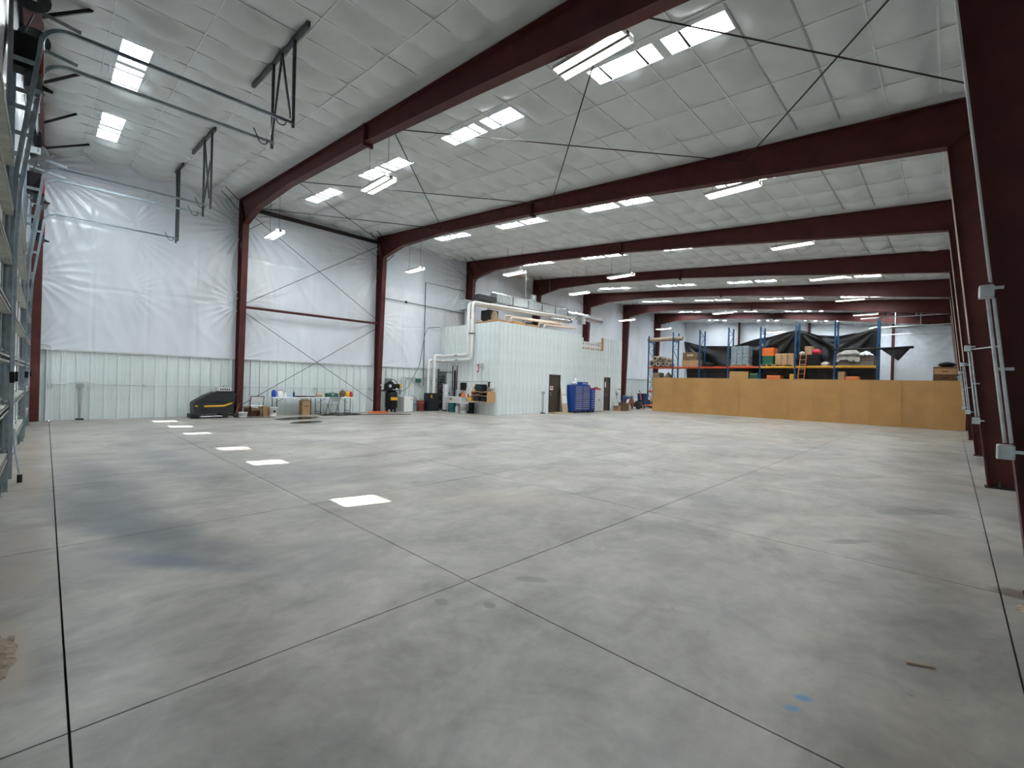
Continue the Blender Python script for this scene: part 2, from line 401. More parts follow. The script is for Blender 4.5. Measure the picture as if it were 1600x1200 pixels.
while y < YB-.4:
    if not (15.5 < y < 26.9): inst(pm, 'wall_panel', wl, (XL, y, 0))
    y += .345
ends = [YF]+FR+[YB]
for i in range(8):
    a, b = ends[i], ends[i+1]
    if a > 15.5 and b < 26.9 and False: continue
    cor = [(a, 8.0, .05, 16, 1.4), (b, 7.6, .055, 18, 1.5), (b, 4.5, .05, 15, .8), (a, 4.6, .03, 13, .9), (a, WAIN, .03, 10, .8)]
    if i == 0: cor += [(1.9, 6.6, .05, 17, 1.0, 1), (1.9, 4.6, .025, 13, .9, 1)]
    st = .05 if i < 3 else .14
    def pos(u, v, a=a, b=b, cor=cor, i=i):
        yy = a+(b-a)*u; zt = cz(XL)+.02; z = WAIN-.01+(zt-WAIN)*v
        d = fold(yy, z, cor, i*7.1)
        for g in (4.4, 6.4): d -= .02*math.exp(-((z-g+.1*nz(yy*.8, g, i))/.05)**2)
        s_ = ((yy-a)/1.45) % 1; d -= .014*math.exp(-(min(s_, 1-s_)/.02)**2)
        return (XL+.035+d, yy, z)
    MB().grid(pos, int((b-a)/st), int(6.4/st)).build('insulation_sheet', 'vinyl', wl)
MB().box(XL-.02, XL+.07, YF, 15.4, WAIN-.03, WAIN+.02).build('cap_trim', 'light_grey', wl)
MB().box(XL-.02, XL+.06, 27.1, YB, WAIN-.01, WAIN+.02).build('cap_trim', 'light_grey', wl)

wr = MB().box(XR+.06, XR+.12, YF-.06, YB+.06, 0, 7.1).build('wall_right', 'liner')
tag(wr, 'low side wall of ribbed pale steel behind the conduit columns', 'wall', kind='structure')
y = YF+.4
while y < YB:
    inst(pm, 'wall_panel', wr, (XR, y, 0), PI); y += .345
for i in range(8):
    a, b = ends[i], ends[i+1]
    MB().grid(lambda u, v: (XR-.03-.03*nz(u*6, v*5, i), a+(b-a)*u, WAIN+(cz(XR)+.02-WAIN)*v), 24, 20).build('insulation_sheet', 'vinyl', wr)
wb = MB().box(XL-.12, XR+.12, YB+.06, YB+.12, 0, 8.9).build('wall_back', 'liner')
tag(wb, 'far end wall of wrinkled white insulation sheeting', 'wall', kind='structure')
for k, (a, b) in enumerate(((XL, -15.2), (-15.2, -9.3), (-9.3, -3.5), (-3.5, XR))):
    cor = [(a, 7.5, .07, 15, 1.6), (b, 7.2, .07, 15, 1.6), (a, 4.6, .05, 14, 1.), (b, 4.6, .05, 13, 1.)]
    MB().grid(lambda u, v: (a+(b-a)*u, YB-.02-fold(a+(b-a)*u, v*7, cor, k*3.3)*1.3, v*(cz(a+(b-a)*u)+.02)), 40, 50).build('insulation_sheet', 'vinyl', wb)
    if k: MB().box(a-.1, a+.1, YB-.28, YB-.26, 0, cz(a)-.05).box(a-.01, a+.01, YB-.27, YB-.08, 0, cz(a)-.05).build('wind_column', 'red_steel', wb)

# front wall and its overhead doors
DOORS = [(-8.42, -3.62), (-14.2, -9.5), (-18.45, -15.15)]
DH = 4.27
wf = MB()
xs = [XL-.1, -18.45, -15.15, -14.2, -9.5, -8.42, -3.62, XR+.1]
def wq(x0, x1, z0): wf.prism([(x0, z0), (x1, z0), (x1, cz(x1)+.1), (x0, cz(x0)+.1)], 1, YF-.12, YF-.06)
WWX, WWZ = -19.75, 1.5  # unseen window, added so the sun reaches the farthest floor patch
for k in range(7): wq(xs[k], xs[k+1], DH if k in (1, 3, 5) else 0) if k else None
for x0, x1, z0, z1 in ((XL-.1, WWX-.25, 0, 8.7), (WWX+.25, -18.45, 0, 8.7), (WWX-.25, WWX+.25, 0, WWZ-.15), (WWX-.25, WWX+.25, WWZ+.15, 8.7)): wf.box(x0, x1, YF-.12, YF-.06, z0, z1)
wf = wf.build('wall_front', 'liner')
tag(wf, 'end wall holding the three overhead doors, white insulation above', 'wall', kind='structure')
for k in range(7):
    a, b = xs[k], xs[k+1]; zb = DH+.12 if k in (1, 3, 5) else (2.3 if k == 0 else 0)
    cor = [(a, 5.5, .04, 13, 1.), (b, 6.5, .04, 13, 1.)]
    MB().grid(lambda u, v: (a+(b-a)*u, YF-.035+fold(a+(b-a)*u, v*6, cor, k*5.), zb+v*(cz(a+(b-a)*u)-zb)), 30, 40).build('insulation_sheet', 'vinyl', wf)
o = thing('window_%d' % (wn+1), 'small unseen window added in the end wall for the farthest sun patch', 'window', (WWX, YF-.09, WWZ-.15), 0, None, 'structure')
MB().box(WWX-.25, WWX+.25, YF-.10, YF-.095, WWZ-.15, WWZ+.15).build('pane', 'clear_pane', o, W=True)
fr = MB()
for b_ in ((-.29, -.25, -.19, .19), (.25, .29, -.19, .19), (-.25, .25, -.19, -.15), (-.25, .25, .15, .19)): fr.box(WWX+b_[0], WWX+b_[1], YF-.13, YF-.05, WWZ+b_[2], WWZ+b_[3])
fr.build('window_frame', 'white', o, W=True)

def overhead_door(n, x0, x1, wins, label):
    o = thing('door_%d' % n, label, 'overhead door', (x0, YF, 0), 0, None, 'structure')
    ns = 7; h = DH/ns; yb, yf = YF-.055, YF
    for k in range(ns):
        z0, z1 = k*h+.004, (k+1)*h-.004
        has = k == 2; hz0, hz1 = 1.36, 1.64
        mb = MB()
        if has:
            ww = sorted(wins); e = x0
            for wx in ww: mb.box(e, wx-.26, yb, yf, z0, z1); mb.box(wx-.26, wx+.26, yb, yf, z0, hz0); mb.box(wx-.26, wx+.26, yb, yf, hz1, z1); e = wx+.26
            mb.box(e, x1, yb, yf, z0, z1)
        else: mb.box(x0, x1, yb, yf, z0, z1)
        s_ = mb.build('section', 'door_skin', o, W=True)
        def sub(mb, nm, m):
            q = mb.build(nm, m); q.data.transform(Matrix.Translation((-o.location.x, -o.location.y, -o.location.z))); q.parent = s_
        st = MB()
        zz = z1-.06
        st.box(x0, x1, yf, yf+.004, zz-.10, zz).box(x0, x1, yf, yf+.085, zz-.008, zz).box(x0, x1, yf, yf+.085, zz-.10, zz-.092).box(x0, x1, yf+.081, yf+.085, zz-.03, zz).box(x0, x1, yf+.081, yf+.085, zz-.10, zz-.07)
        sub(st, 'strut', 'door_strut')
        hg = MB(); nst = max(3, int(round((x1-x0)/1.2))); 
        for i in range(nst+1):
            xx = x0+.07+(x1-x0-.14)*i/nst; hg.box(xx-.06, xx+.06, yf, yf+.012, z0, z1)
        sub(hg, 'stile', 'track_steel')
        hi = MB()
        for i in range(nst+1):
            xx = x0+.07+(x1-x0-.14)*i/nst; hi.box(xx-.03, xx+.03, yf+.012, yf+.02, z1-.05, z1+.03).tube([(xx-.05, yf+.025, z1), (xx+.05, yf+.025, z1)], .01, 6)
        for xx, sg in ((x0+.03, -1), (x1-.03, 1)): hi.tube([(xx, yf+.06, z1-.03), (xx+sg*.06, yf+.06, z1-.03)], .016, 8)
        sub(hi, 'hinge', 'galv')
        if has:
            for wx in wins:
                sub(MB().box(wx-.26, wx+.26, yb+.02, yb+.025, hz0, hz1), 'pane', 'clear_pane')
                f_ = MB()
                for q in ((-.29, -.25, hz0-.03, hz1+.03), (.25, .29, hz0-.03, hz1+.03), (-.25, .25, hz0-.03, hz0+.01), (-.25, .25, hz1-.01, hz1+.03)): f_.box(wx+q[0], wx+q[1], yf, yf+.012, q[2], q[3])
                sub(f_, 'window_frame', 'white')
    for xx in (x0-.05, x1+.05): MB().bbox(xx-.03, xx+.03, YF+.085, YF+.13, 1.42, 1.56, .005).build('sensor', 'black', o, W=True)
    MB().tube([(x0, YF-.02, .015), (x1, YF-.02, .015)], .025, 8).build('bottom_seal', 'rubber', o, W=True)
    for xx, sg in ((x0-.06, -1), (x1+.06, 1)):
        path = [(xx, YF+.07, .05), (xx, YF+.07, 3.2), (xx, YF+.10, 4.1), (xx, -.13, 5.64)]
        c = (xx, .17, 5.76); path += [(xx, .17-.29*math.cos(t), 5.76+.29*math.sin(t)) for t in lin(.1, PI/2, 7)]
        path.append((xx, 2.98, 6.08))
        mb = MB()
        for p, q in zip(path[:-1], path[1:]):
            mb.bar(p, q, .01, .042, up=(0, 0, 1) if abs(q[1]-p[1]) > abs(q[2]-p[2]) else (0, 1, 0))
            d = Vector((0, q[1]-p[1], q[2]-p[2])).normalized(); nrm = Vector((0, d.z, -d.y))*.021
            for e_ in (1, -1):
                P_, Q_ = Vector(p)+nrm*e_-Vector((sg*.02, 0, 0)), Vector(q)+nrm*e_-Vector((sg*.02, 0, 0))
                mb.bar(P_, Q_, .032, .006, up=(0, 0, 1) if abs(d.y) > abs(d.z) else (0, 1, 0))
        mb.build('track', 'track_steel', o, W=True)
        an = MB().box(xx+sg*.02-.004, xx+sg*.02+.004, YF, YF+.04, 0, 6.3).box(xx-.05, xx+.05, YF, YF+.006, 0, 6.3)
        an.build('track_angle', 'track_steel', o, W=True)
        br = MB()
        for z in (.5, 1.3, 2.1, 2.9, 3.6, 4.3, 4.9, 5.5):
            yy = YF+.07 if z < 3.2 else (YF+.07+.03*(z-3.2)/.9 if z < 4.1 else YF+.10+(-.13-YF-.10)*(z-4.1)/1.54)
            br.box(xx+sg*.012-.004, xx+sg*.012+.004, YF, yy, z-.03, z+.03)
        br.bar((xx+sg*.012, YF, 6.22), (xx+sg*.012, .25, 6.13), .006, .05)
        br.build('track_bracket', 'track_steel', o, W=True)
        st = MB().tube([(xx, 2.62, 6.22), (xx, 2.68, 6.1)]+arc((xx, 2.78, 6.06), .08, PI, 2*PI+.6, 8), .01, 6)
        st.build('cable_guide', 'galv_dark', o, W=True)
    return o
overhead_door(1, *DOORS[0], (-6.3,), 'nearest white sectional overhead door, one window row, beside the sand patch')
overhead_door(2, *DOORS[1], (-9.85, -12.0), 'middle white sectional overhead door with galvanised high-lift tracks')
overhead_door(3, *DOORS[2], (-15.4, -17.65), 'narrow white sectional overhead door next to the corner column')

def shaft(xa, xb, label):
    o = thing('torsion_shaft', label, 'shaft', ((xa+xb)/2, YF+.20, 6.27), 0, 'door lift shafts')
    MB().tube([(xa-.12, YF+.20, 6.27), (xb+.12, YF+.20, 6.27)], .016, 8).build('shaft', 'galv', o, W=True)
    for xx in (xa-.02, xb+.02):
        d = MB(); d.tube([(xx-.05, YF+.20, 6.27), (xx-.03, YF+.20, 6.27), (xx+.03, YF+.20, 6.27), (xx+.05, YF+.20, 6.27)], [.06, .15, .15, .17], 20).build('cable_drum', 'galv_dark', o, W=True)
    for xx in (xa+.5, xb-1.5):
        pts = [(xx+i*.0035, YF+.20+.06*math.cos(i*.8), 6.27+.06*math.sin(i*.8)) for i in range(200)]
        MB().tube(pts, .01, 4).build('spring', 'black', o, W=True)
    for xx in (xa+.1, (xa+xb)/2, xb-.1): MB().box(xx-.005, xx+.005, YF+.06, YF+.24, 6.2, 6.34).box(xx-.05, xx+.05, YF+.06, YF+.07, 6.1, 6.44).build('bearing_plate', 'galv', o, W=True)
def opener(x, label):
    o = thing('jackshaft_opener', label, 'opener', (x, YF+.2, 5.35), 0, 'jackshaft door openers')
    MB().bbox(x-.12, x+.12, YF+.04, YF+.28, 5.45, 5.9, .02).build('housing', 'black', o, W=True)
    MB().box(x-.125, x+.125, YF+.28, YF+.31, 5.45, 5.95).build('side_plate', 'opener_red', o, W=True)
    MB().tube([(x, YF+.22, 5.25), (x, YF+.22, 5.45)], .09, 14).build('motor', 'galv_dark', o, W=True)
    MB().tube([(x, YF+.24, 5.33), (x, YF+.4, 5.3)], [.05, .02], 8).build('plug', 'black', o, W=True)
    MB().box(x-.06, x-.02, YF+.31, YF+.314, 5.72, 5.82).build('sticker', 'white', o, W=True)
    MB().tube([(x-.08, YF+.1, 5.9), (x-.08, YF+.20, 6.27)], .01, 6).build('chain', 'galv_dark', o, W=True)
for (a, b), nm in zip(DOORS, ('nearest', 'middle', 'narrow')):
    shaft(a, b, 'lift shaft with drums and springs above the %s overhead door' % nm)
    opener(a-.28, 'black and red door opener mounted beside the %s overhead door' % nm)
mb = MB().tube([(-9.47, YF+.1, .75), (-9.44, YF+.12, .45), (-9.4, YF+.17, .1)], .015, 8)
o = thing('track_guard', 'bent grey pipe guard with rubber foot at the door track', 'guard', (-9.4, YF+.15, 0))
mb.build('pipe', 'galv', o, W=True); MB().tube([(-9.4, YF+.17, 0), (-9.4, YF+.17, .11)], .028, 10).build('rubber_foot', 'rubber', o, W=True)

def hanger(xa, xb, tx, label, cross):
    yb = 2.98
    o = thing('track_hanger', label, 'hanger', ((xa+xb)/2, yb, cz((xa+xb)/2)), 0, 'door track hangers')
    MB().bar((xa, yb, cz(xa)-.10), (xb, yb, cz(xb)-.10), .06, .09).bar((xa, yb+.03, cz(xa)-.06), (xb, yb+.03, cz(xb)-.06), .005, .09).build('ceiling_channel', 'galv_dark', o, W=True)
    for x in tx: MB().bar((x, yb-.03, cz(x)-.1), (x, yb-.03, 6.0), .05, .006, up=(0, 1, 0)).bar((x+.022, yb-.01, cz(x)-.1), (x+.022, yb-.01, 6.0), .006, .05, up=(0, 1, 0)).build('drop_angle', 'galv_dark', o, W=True)
    for p, q in cross: MB().bar((p[0], yb-.04, p[1]), (q[0], yb-.04, q[1]), .035, .006, up=(0, 1, 0)).bar((p[0], yb-.022, p[1]), (q[0], yb-.022, q[1]), .005, .035, up=(0, 1, 0)).build('diagonal', 'galv_dark', o, W=True)
hanger(-10.85, -7.9, (-8.48, -9.56), 'long dark slotted hanger between the nearest and middle overhead doors', [((-9.05, 7.6), (-9.5, 6.25)), ((-9.05, 7.6), (-8.55, 6.2))])
hanger(-16.6, -14.0, (-14.26, -15.09), 'dark slotted hanger with crossed diagonals between middle and narrow doors', [((-15.0, 8.1), (-14.35, 6.3)), ((-14.3, 7.3), (-15.05, 6.2))])
hanger(-19.2, -18.0, (-18.51, -18.85), 'short dark slotted hanger at the track of the narrow door', [((-18.9, 8.35), (-18.53, 6.15))])

# steel portal frames
LOW = [(-20.1, 7.6), (-18.5, 7.85), (-15.5, 7.8), (-10.4, 7.38), (-6.4, 6.93), (-.15, 6.13)]
def iplate(mb, poly, y, t=.018): mb.prism(poly, 1, y-t/2, y+t/2)
def flange(mb, pts, y, w_=.22, t=.02):
    for p, q in zip(pts[:-1], pts[1:]): mb.bar((p[0], y, p[1]), (q[0], y, q[1]), w_, t) if abs(p[0]-q[0]) > abs(p[1]-q[1]) else mb.bar((p[0], y, p[1]), (q[0], y, q[1]), t, w_, up=(0, 1, 0))
def frame(k, y):
    o = thing('portal_frame', 'dark red steel portal frame, %s in from the overhead doors' % ORD[k], 'steel frame', (-10, y, 0), 0, 'portal frames')
    top = [(-20.68, cz(-20.68)-.06), (1.05, cz(1.05)-.06)]
    raf = MB(); tz = lambda x: cz(x)-.06
    iplate(raf, LOW+[(-.15, tz(-.15)), (-20.1, tz(-20.1))], y); flange(raf, LOW, y); flange(raf, [(-20.1, tz(-20.1)), (-.15, tz(-.15))], y)
    rf = raf.build('rafter', 'red_steel', o, W=True)
    sp = MB().box(-10.43, -10.37, y-.13, y+.13, 7.28, tz(-10.4)+.01)
    q = sp.build('splice_plate', 'red_steel', o, W=True)
    cl = MB(); iplate(cl, [(-20.68, 0), (-20.36, 0), (-20.1, 7.6), (-20.1, tz(-20.1)), (-20.68, tz(-20.68))], y)
    flange(cl, [(-20.36, 0), (-20.1, 7.6)], y); flange(cl, [(-20.68, 0), (-20.68, tz(-20.68))], y); flange(cl, [(-20.68, tz(-20.68)), (-20.1, tz(-20.1))], y)
    cl.bar((-20.1, y, 7.6), (-20.6, y, tz(-20.6)), .22, .015); cl.build('column', 'red_steel', o, W=True)
    cr = MB(); iplate(cr, [(1.05, 0), (.48, 0), (-.15, 6.13), (-.15, tz(-.15)), (1.05, tz(1.05))], y)
    flange(cr, [(.48, 0), (-.15, 6.13)], y, .2); flange(cr, [(1.05, 0), (1.05, tz(1.05))], y); flange(cr, [(-.15, tz(-.15)), (1.05, tz(1.05))], y)
    cr.bar((-.15, y, 6.13), (.85, y, tz(.9)), .2, .015); cr.build('column', 'red_steel', o, W=True)
    for x0, x1 in ((-20.7, -20.3), (.44, 1.08)): MB().box(x0, x1, y-.14, y+.14, 0, .02).build('base_plate', 'dark_steel', o, W=True)
    if k < 3:
        for x in (.62, .80):
            for s_ in (-1, 1): MB().tube([(x, y+s_*.07, .02), (x, y+s_*.07, .11)], .014, 8).tube([(x, y+s_*.07, .02), (x, y+s_*.07, .045)], .028, 6).build('anchor_bolt', 'galv_dark', o, W=True)
    for s_ in (-1, 1):
        for x in (-19.9, -19.3):
            zb = 7.6+(x+20.1)*.15
            MB().bar((x, y+s_*.1, zb+.15), (x, y+s_*.95, cz(x)-.06), .045, .008).build('flange_brace', 'black', o, W=True)
        MB().bar((-20.15, y+s_*.1, 7.4), (-20.6, y+s_*.8, 8.0), .045, .008).build('flange_brace', 'black', o, W=True)
for k, y in enumerate(FR): frame(k, y)
o = thing('end_frame', 'dark red end frame above the overhead doors with corner column', 'steel frame', (-10, YF+.15, 0))
mb = MB(); ye = YF+.15
mb.prism([(XL+.2, cz(XL)-.6), (.9, cz(.9)-.6), (.9, cz(.9)-.05), (XL+.2, cz(XL)-.05)], 1, ye-.008, ye+.008)
for dz in (-.6, -.06): mb.bar((XL+.2, ye, cz(XL)+dz), (.9, ye, cz(.9)+dz), .22, .018)
mb.build('rafter', 'red_steel', o, W=True)
MB().box(-20.68, -20.66, ye-.12, ye+.12, 0, 8.6).box(-20.4, -20.38, ye-.12, ye+.12, 0, 8.6).box(-20.67, -20.39, ye-.01, ye+.01, 0, 8.6).build('column', 'red_steel', o, W=True)
for x, yy in ((-10.8, .45), (-13.8, .42), (-16.6, .44), (-19.1, .8)): MB().bar((x+.05, ye+.1, cz(x)-.55), (x, yy, cz(x)-.05), .05, .05).build('flange_brace', 'black', o, W=True)

# rod bracing in the second bay: roof and wall
PP = [.9, -3.6, -9.5, -15.4, -20.4]; n = 0
def rod(p, q, r, lab, grp):
    MB().tube([p, q], r, 6).solo('bracing_rod', 'dark_steel', lab, 'rod', grp)
y1, y2 = FR[0]+.12, FR[1]-.12
PN = ['nearest the conduit columns', 'second from the conduit columns', 'second from the tall insulated wall', 'nearest the tall insulated wall']
for k, (a, b) in enumerate(zip(PP[:-1], PP[1:])):
    for p, q, d in ((a, b, 'drifting toward the tall wall'), (b, a, 'drifting toward the conduit columns')):
        h = .30 if p == a else .34
        rod((p, y1, cz(p)-h), (q, y2, cz(q)-h), .013, 'roof rod %s, cross %s' % (d, PN[k]), 'roof bracing rods')
xw = -20.45
for a, b, l in ((4.5, 8.2, 'upper'), (4.15, .45, 'lower')):
    for s_ in (0, 1):
        p, q = ((xw+.03*s_, y1, a), (xw+.03*s_, y2, b)) if s_ == 0 else ((xw+.03*s_, y1, b), (xw+.03*s_, y2, a))
        rod(p, q, .012, 'dark wall bracing rod of the %s cross, %s away from the overhead doors' % (l, 'rising' if (s_ == 0) == (l == 'upper') else 'falling'), 'wall bracing rods')
MB().tube([(-20.42, y1, 4.36), (-20.42, y2, 4.36)], .055, 12).solo('pipe_strut', 'red_steel', 'horizontal red-brown pipe strut across the side wall between bracing crosses', 'strut')
MB().box(-20.56, -20.46, y1, y2, cz(-20.5)-.42, cz(-20.5)-.27).solo('eave_strut', 'dark_steel', 'dark eave beam along the top of the braced wall bay', 'beam')

# strip lights
def lamp(x, y, z, label, group):
    o = thing('strip_light', label, 'light', (x, y, z), 0, group)
    for s_ in (-1, 1):
        yc = s_*.10
        pr_ = [(yc-.068, -.012), (yc-.045, .07), (yc+.045, .07), (yc+.068, -.012), (yc+.074, -.012), (yc+.05, .075), (yc-.05, .075), (yc-.074, -.012)]
        MB().add([(x_, u_, v_) for x_ in (-.63, .63) for u_, v_ in pr_], [(i_, (i_+1) % 8, 8+(i_+1) % 8, 8+i_) for i_ in range(8)]).build('reflector', 'white', o)
        for d in (-.032, .032): 
            q = MB().tube([(-.60, yc+d, .022), (.60, yc+d, .022)], .0185, 8).build('tube', 'tube', o)
        for e_ in (-.615, .615): MB().box(e_-.012, e_+.012, yc-.055, yc+.055, -.01, .05).build('socket', 'white_plastic', o)
    MB().box(-.62, .62, -.05, .05, .07, .075).build('spine', 'galv_dark', o)
    for e_ in (-.475, .475): MB().box(e_-.025, e_+.025, -.12, .12, .075, .09).build('bridge', 'light_grey', o)
    zc = cz(x)-z-.05
    for e_ in (-.48, .48): MB().tube([(e_, 0, .09), (e_, 0, zc-e_*SL*.9)], .006, 5).build('hanger_wire', 'dark_grey', o)
    return o
def under(y):
    k = max([i for i, f in enumerate(FR) if f < y+.3], default=None)
    return 'close to the %s portal frame' % ORD[min(range(7), key=lambda i: abs(FR[i]-y))]
for y in (5.7, 11.75, 17.55, 23.5, 29.7, 35.8, 43.5): lamp(-4.0 if y > 6 else -4.05, y, 6.6 if y < 6 else 6.5, 'white twin-tube strip light on the conduit-column side, hung '+(under(y) if y < 42 else 'near the far end wall'), 'right row strip lights')
for y in (5.9, 17.85, 30.5, 42.5): lamp(-10.75, y, 6.6 if y < 6 else 6.5, 'white twin-tube strip light at mid span, hung '+(under(y) if y < 42 else 'near the far end wall'), 'middle row strip lights')
for x, y, z in ((-18.4, 5.9, 6.92), (-18.7, 12.3, 6.9), (-15.2, 15.6, 6.85), (-15.5, 21.3, 6.85), (-17.8, 30.6, 6.6), (-17.7, 36.5, 6.55)):
    lamp(x, y, z, 'white twin-tube strip light on the tall wall side, hung '+('above the office corner' if 15 < y < 16 else under(y)), 'left row strip lights')

# ------------------------------------------------------------------ office box built inside the hall
OX, OY, OE, OH = -16.0, 15.45, 27.0, 4.62
def office_panels(parent, cells, place):
    cache = {}
    for (a, b, z0, z1) in cells:
        key = (round(b-a, 3), round(z0, 3), round(z1, 3))
        if key not in cache: cache[key] = panel_mesh(b-a, z0, z1, [(.03, .02, .03)]+[((b-a)*q, .012, .008) for q in (.38, .66)])
        place(cache[key], a)
fw = MB()
for a, b, z0, z1 in ((OY, 19.4, 0, OH), (19.4, 20.38, 2.14, OH), (20.38, 22.4, 0, OH), (22.4, 24.7, 0, 3.8), (24.7, 24.92, 0, OH), (24.92, 25.62, 2.14, OH), (25.62, OE, 0, OH)):
    fw.box(OX-.12, OX-.02, a, b, z0, z1)
fw = fw.build('wall_office_front', 'white'); tag(fw, 'long pale ribbed steel front of the office box with two brown doors', 'wall', kind='structure')
cells = []; y = OY
cuts = [OY, 19.4, 20.38, 22.4, 24.7, 24.92, 25.62, OE]
for a, b in zip(cuts[:-1], cuts[1:]):
    n = max(1, round((b-a)/.3)); z0 = 2.14 if a in (19.4, 24.92) else 0; z1 = 3.8 if a == 22.4 else OH
    if a in (24.7,): z1 = OH
    for k in range(n): cells.append((a+(b-a)*k/n, a+(b-a)*(k+1)/n, z0, z1))
office_panels(fw, cells, lambda me, a: inst(me, 'wall_panel', fw, (OX, a, 0)))
MB().box(OX-.1, OX+.03, OY-.03, OY+.08, 0, OH).build('corner_trim', 'liner', fw)
MB().box(OX-.12, OX+.02, 24.66, 24.74, 3.8, OH).build('opening_trim', 'wood', fw)
ew = MB().box(XL+.06, OX-.12, OY+.02, OY+.12, 0, OH).build('wall_office_end', 'white'); tag(ew, 'short ribbed end of the office box behind boiler and sink', 'wall', kind='structure')
n = 15; wd = (OX-XL-.1)/n
me_ = panel_mesh(wd, 0, OH, [(.03, .02, .03), (wd*.38, .012, .008), (wd*.66, .012, .008)])
for k in range(n): inst(me_, 'wall_panel', ew, (XL+.1+wd*k, OY, 0), -PI/2)
ew2 = MB().box(XL+.06, OX-.12, OE-.1, OE, 0, OH).build('wall_office_rear', 'liner'); tag(ew2, 'plain rear end of the office box away from the doors', 'wall', kind='structure')
cr = MB().box(XL+.08, OX-.12, OY+.12, OE-.1, 3.66, 3.755).build('ceiling_office', 'crate_wood'); tag(cr, 'plywood storage deck on top of the office box', 'deck', kind='structure')
def man_door(n, y0, y1, label, ajar=False):
    o = thing('door_%d' % n, label, 'door', (OX, y0, 0), 0, None, 'structure')
    fr = MB().box(OX-.12, OX+.03, y0, y0+.05, 0, 2.14).box(OX-.12, OX+.03, y1-.05, y1, 0, 2.14).box(OX-.12, OX+.03, y0, y1, 2.09, 2.14)
    fr.build('frame', 'brown_door', o, W=True)
    lf = MB().box(OX-.06, OX-.015, y0+.055, y1-.055, .01, 2.085).build('leaf', 'brown_door', o, W=True)
    kn = MB().tube([(.0, 0, 0), (.05, 0, 0)], .012, 8).lathe([(.0, -.03), (.03, -.015), (.03, .015), (0, .03)], (.065, 0, 0), 10).build('handle', 'galv', o); kn.location = (-.01, .15, 1.0)
    if not ajar:
        MB().box(OX-.014, OX-.008, y0+.10, y0+.38, 1.28, 1.5).build('notice', 'white', o, W=True)
        MB().box(OX-.007, OX-.004, y0+.16, y0+.32, 1.36, 1.44).build('notice_print', 'red', o, W=True)
        MB().tube([(OX-.015, y0+.15, 1.12), (OX+.01, y0+.15, 1.12)], .03, 10).build('lock', 'galv', o, W=True)
    else: MB().box(OX-.014, OX-.008, y0+.1, y0+.25, 1.5, 1.85).build('notice', 'white', o, W=True)
    return o
man_door(5, 19.4, 20.38, 'dark brown steel door with a white paper notice')
man_door(6, 24.92, 25.62, 'narrow dark brown door behind the pale steel cabinet', True)
MB().box(OX+.03, OX+.55, 19.35, 20.5, 0, .05).solo('entry_mat', 'tan', 'tan mat on the floor at the brown office door', 'mat')

def carton(x0, x1, y0, y1, z0, z1, label, m='cardboard', group=None, flaps=False, rz=0, cat='box'):
    cx, cy = (x0+x1)/2, (y0+y1)/2; hx, hy, h = (x1-x0)/2, (y1-y0)/2, z1-z0
    o = thing('cardboard_box', label, cat, (cx, cy, z0), rz, group)
    if flaps:
        t = .012; MB().box(-hx, hx, -hy, -hy+t, 0, h).box(-hx, hx, hy-t, hy, 0, h).box(-hx, -hx+t, -hy+t, hy-t, 0, h).box(hx-t, hx, -hy+t, hy-t, 0, h).box(-hx+t, hx-t, -hy+t, hy-t, 0, t).build('body', m, o)
        for p, q in (((-hx, 0, h), (-hx-.12, 0, h+.06)), ((hx, 0, h), (hx+.1, 0, h-.08))): MB().bar(p, q, 2*hy-.02, .006).build('flap', m, o)
    else:
        MB().bbox(-hx, hx, -hy, hy, 0, h, .008).build('body', m, o)
        MB().box(-hx+.01, hx-.01, -.03, .03, h-.001, h+.003).build('tape', 'tan', o)
    return o
# things stored on the office roof
carton(-18.9, -18.3, 15.75, 16.4, 3.76, 4.95, 'tall white-grey carton at the corner of the office roof', 'light_grey')
for k, (x0, x1, y0, y1, h) in enumerate(((-18.1, -17.3, 15.8, 16.4, .68), (-17.25, -16.5, 15.8, 16.5, .72), (-16.75, -16.2, 16.7, 17.6, .70), (-16.75, -16.2, 17.7, 18.7, .66))):
    carton(x0, x1, y0, y1, 3.76, 4.1+h, ['brown carton beside the grey carton on the office roof', 'brown carton at the parapet corner of the office roof', 'long brown carton behind the office parapet', 'low brown carton behind the office parapet, past the long one'][k], ['cardboard', 'cardboard', 'cardboard_b', 'cardboard'][k], 'cartons on the office roof')
def furnace(x, y, s_, h, label):
    o = thing('furnace', label, 'furnace', (x, y, 3.76)); MB().bbox(-s_/2, s_/2, -s_/2, s_/2, 0, h, .02).build('cabinet', 'dark_grey', o)
    MB().box(s_/2, s_/2+.01, -s_/2+.08, s_/2-.08, .15, h*.45).build('access_panel', 'black', o)
    MB().tube([(.0, 0, h), (0, 0, h+.35)], .14, 14).build('collar', 'galv', o); return o
furnace(-18.6, 17.2, .7, 1.84, 'dark furnace cabinet under the duct at the office roof edge')
furnace(-18.4, 19.9, .8, 1.44, 'low dark furnace cabinet halfway along the office roof')
o = thing('expansion_tank', 'tan round tank standing on the office roof by the furnace', 'tank', (-17.95, 16.95, 3.76))
MB().lathe([(.05, 0), (.16, .05), (.18, .3), (.18, 1.5), (.12, 1.7), (.03, 1.75)]).build('shell', 'tan', o); MB().tube([(0, 0, 1.75), (0, 0, 1.8)], .02, 8).build('nipple', 'copper_pipe', o)
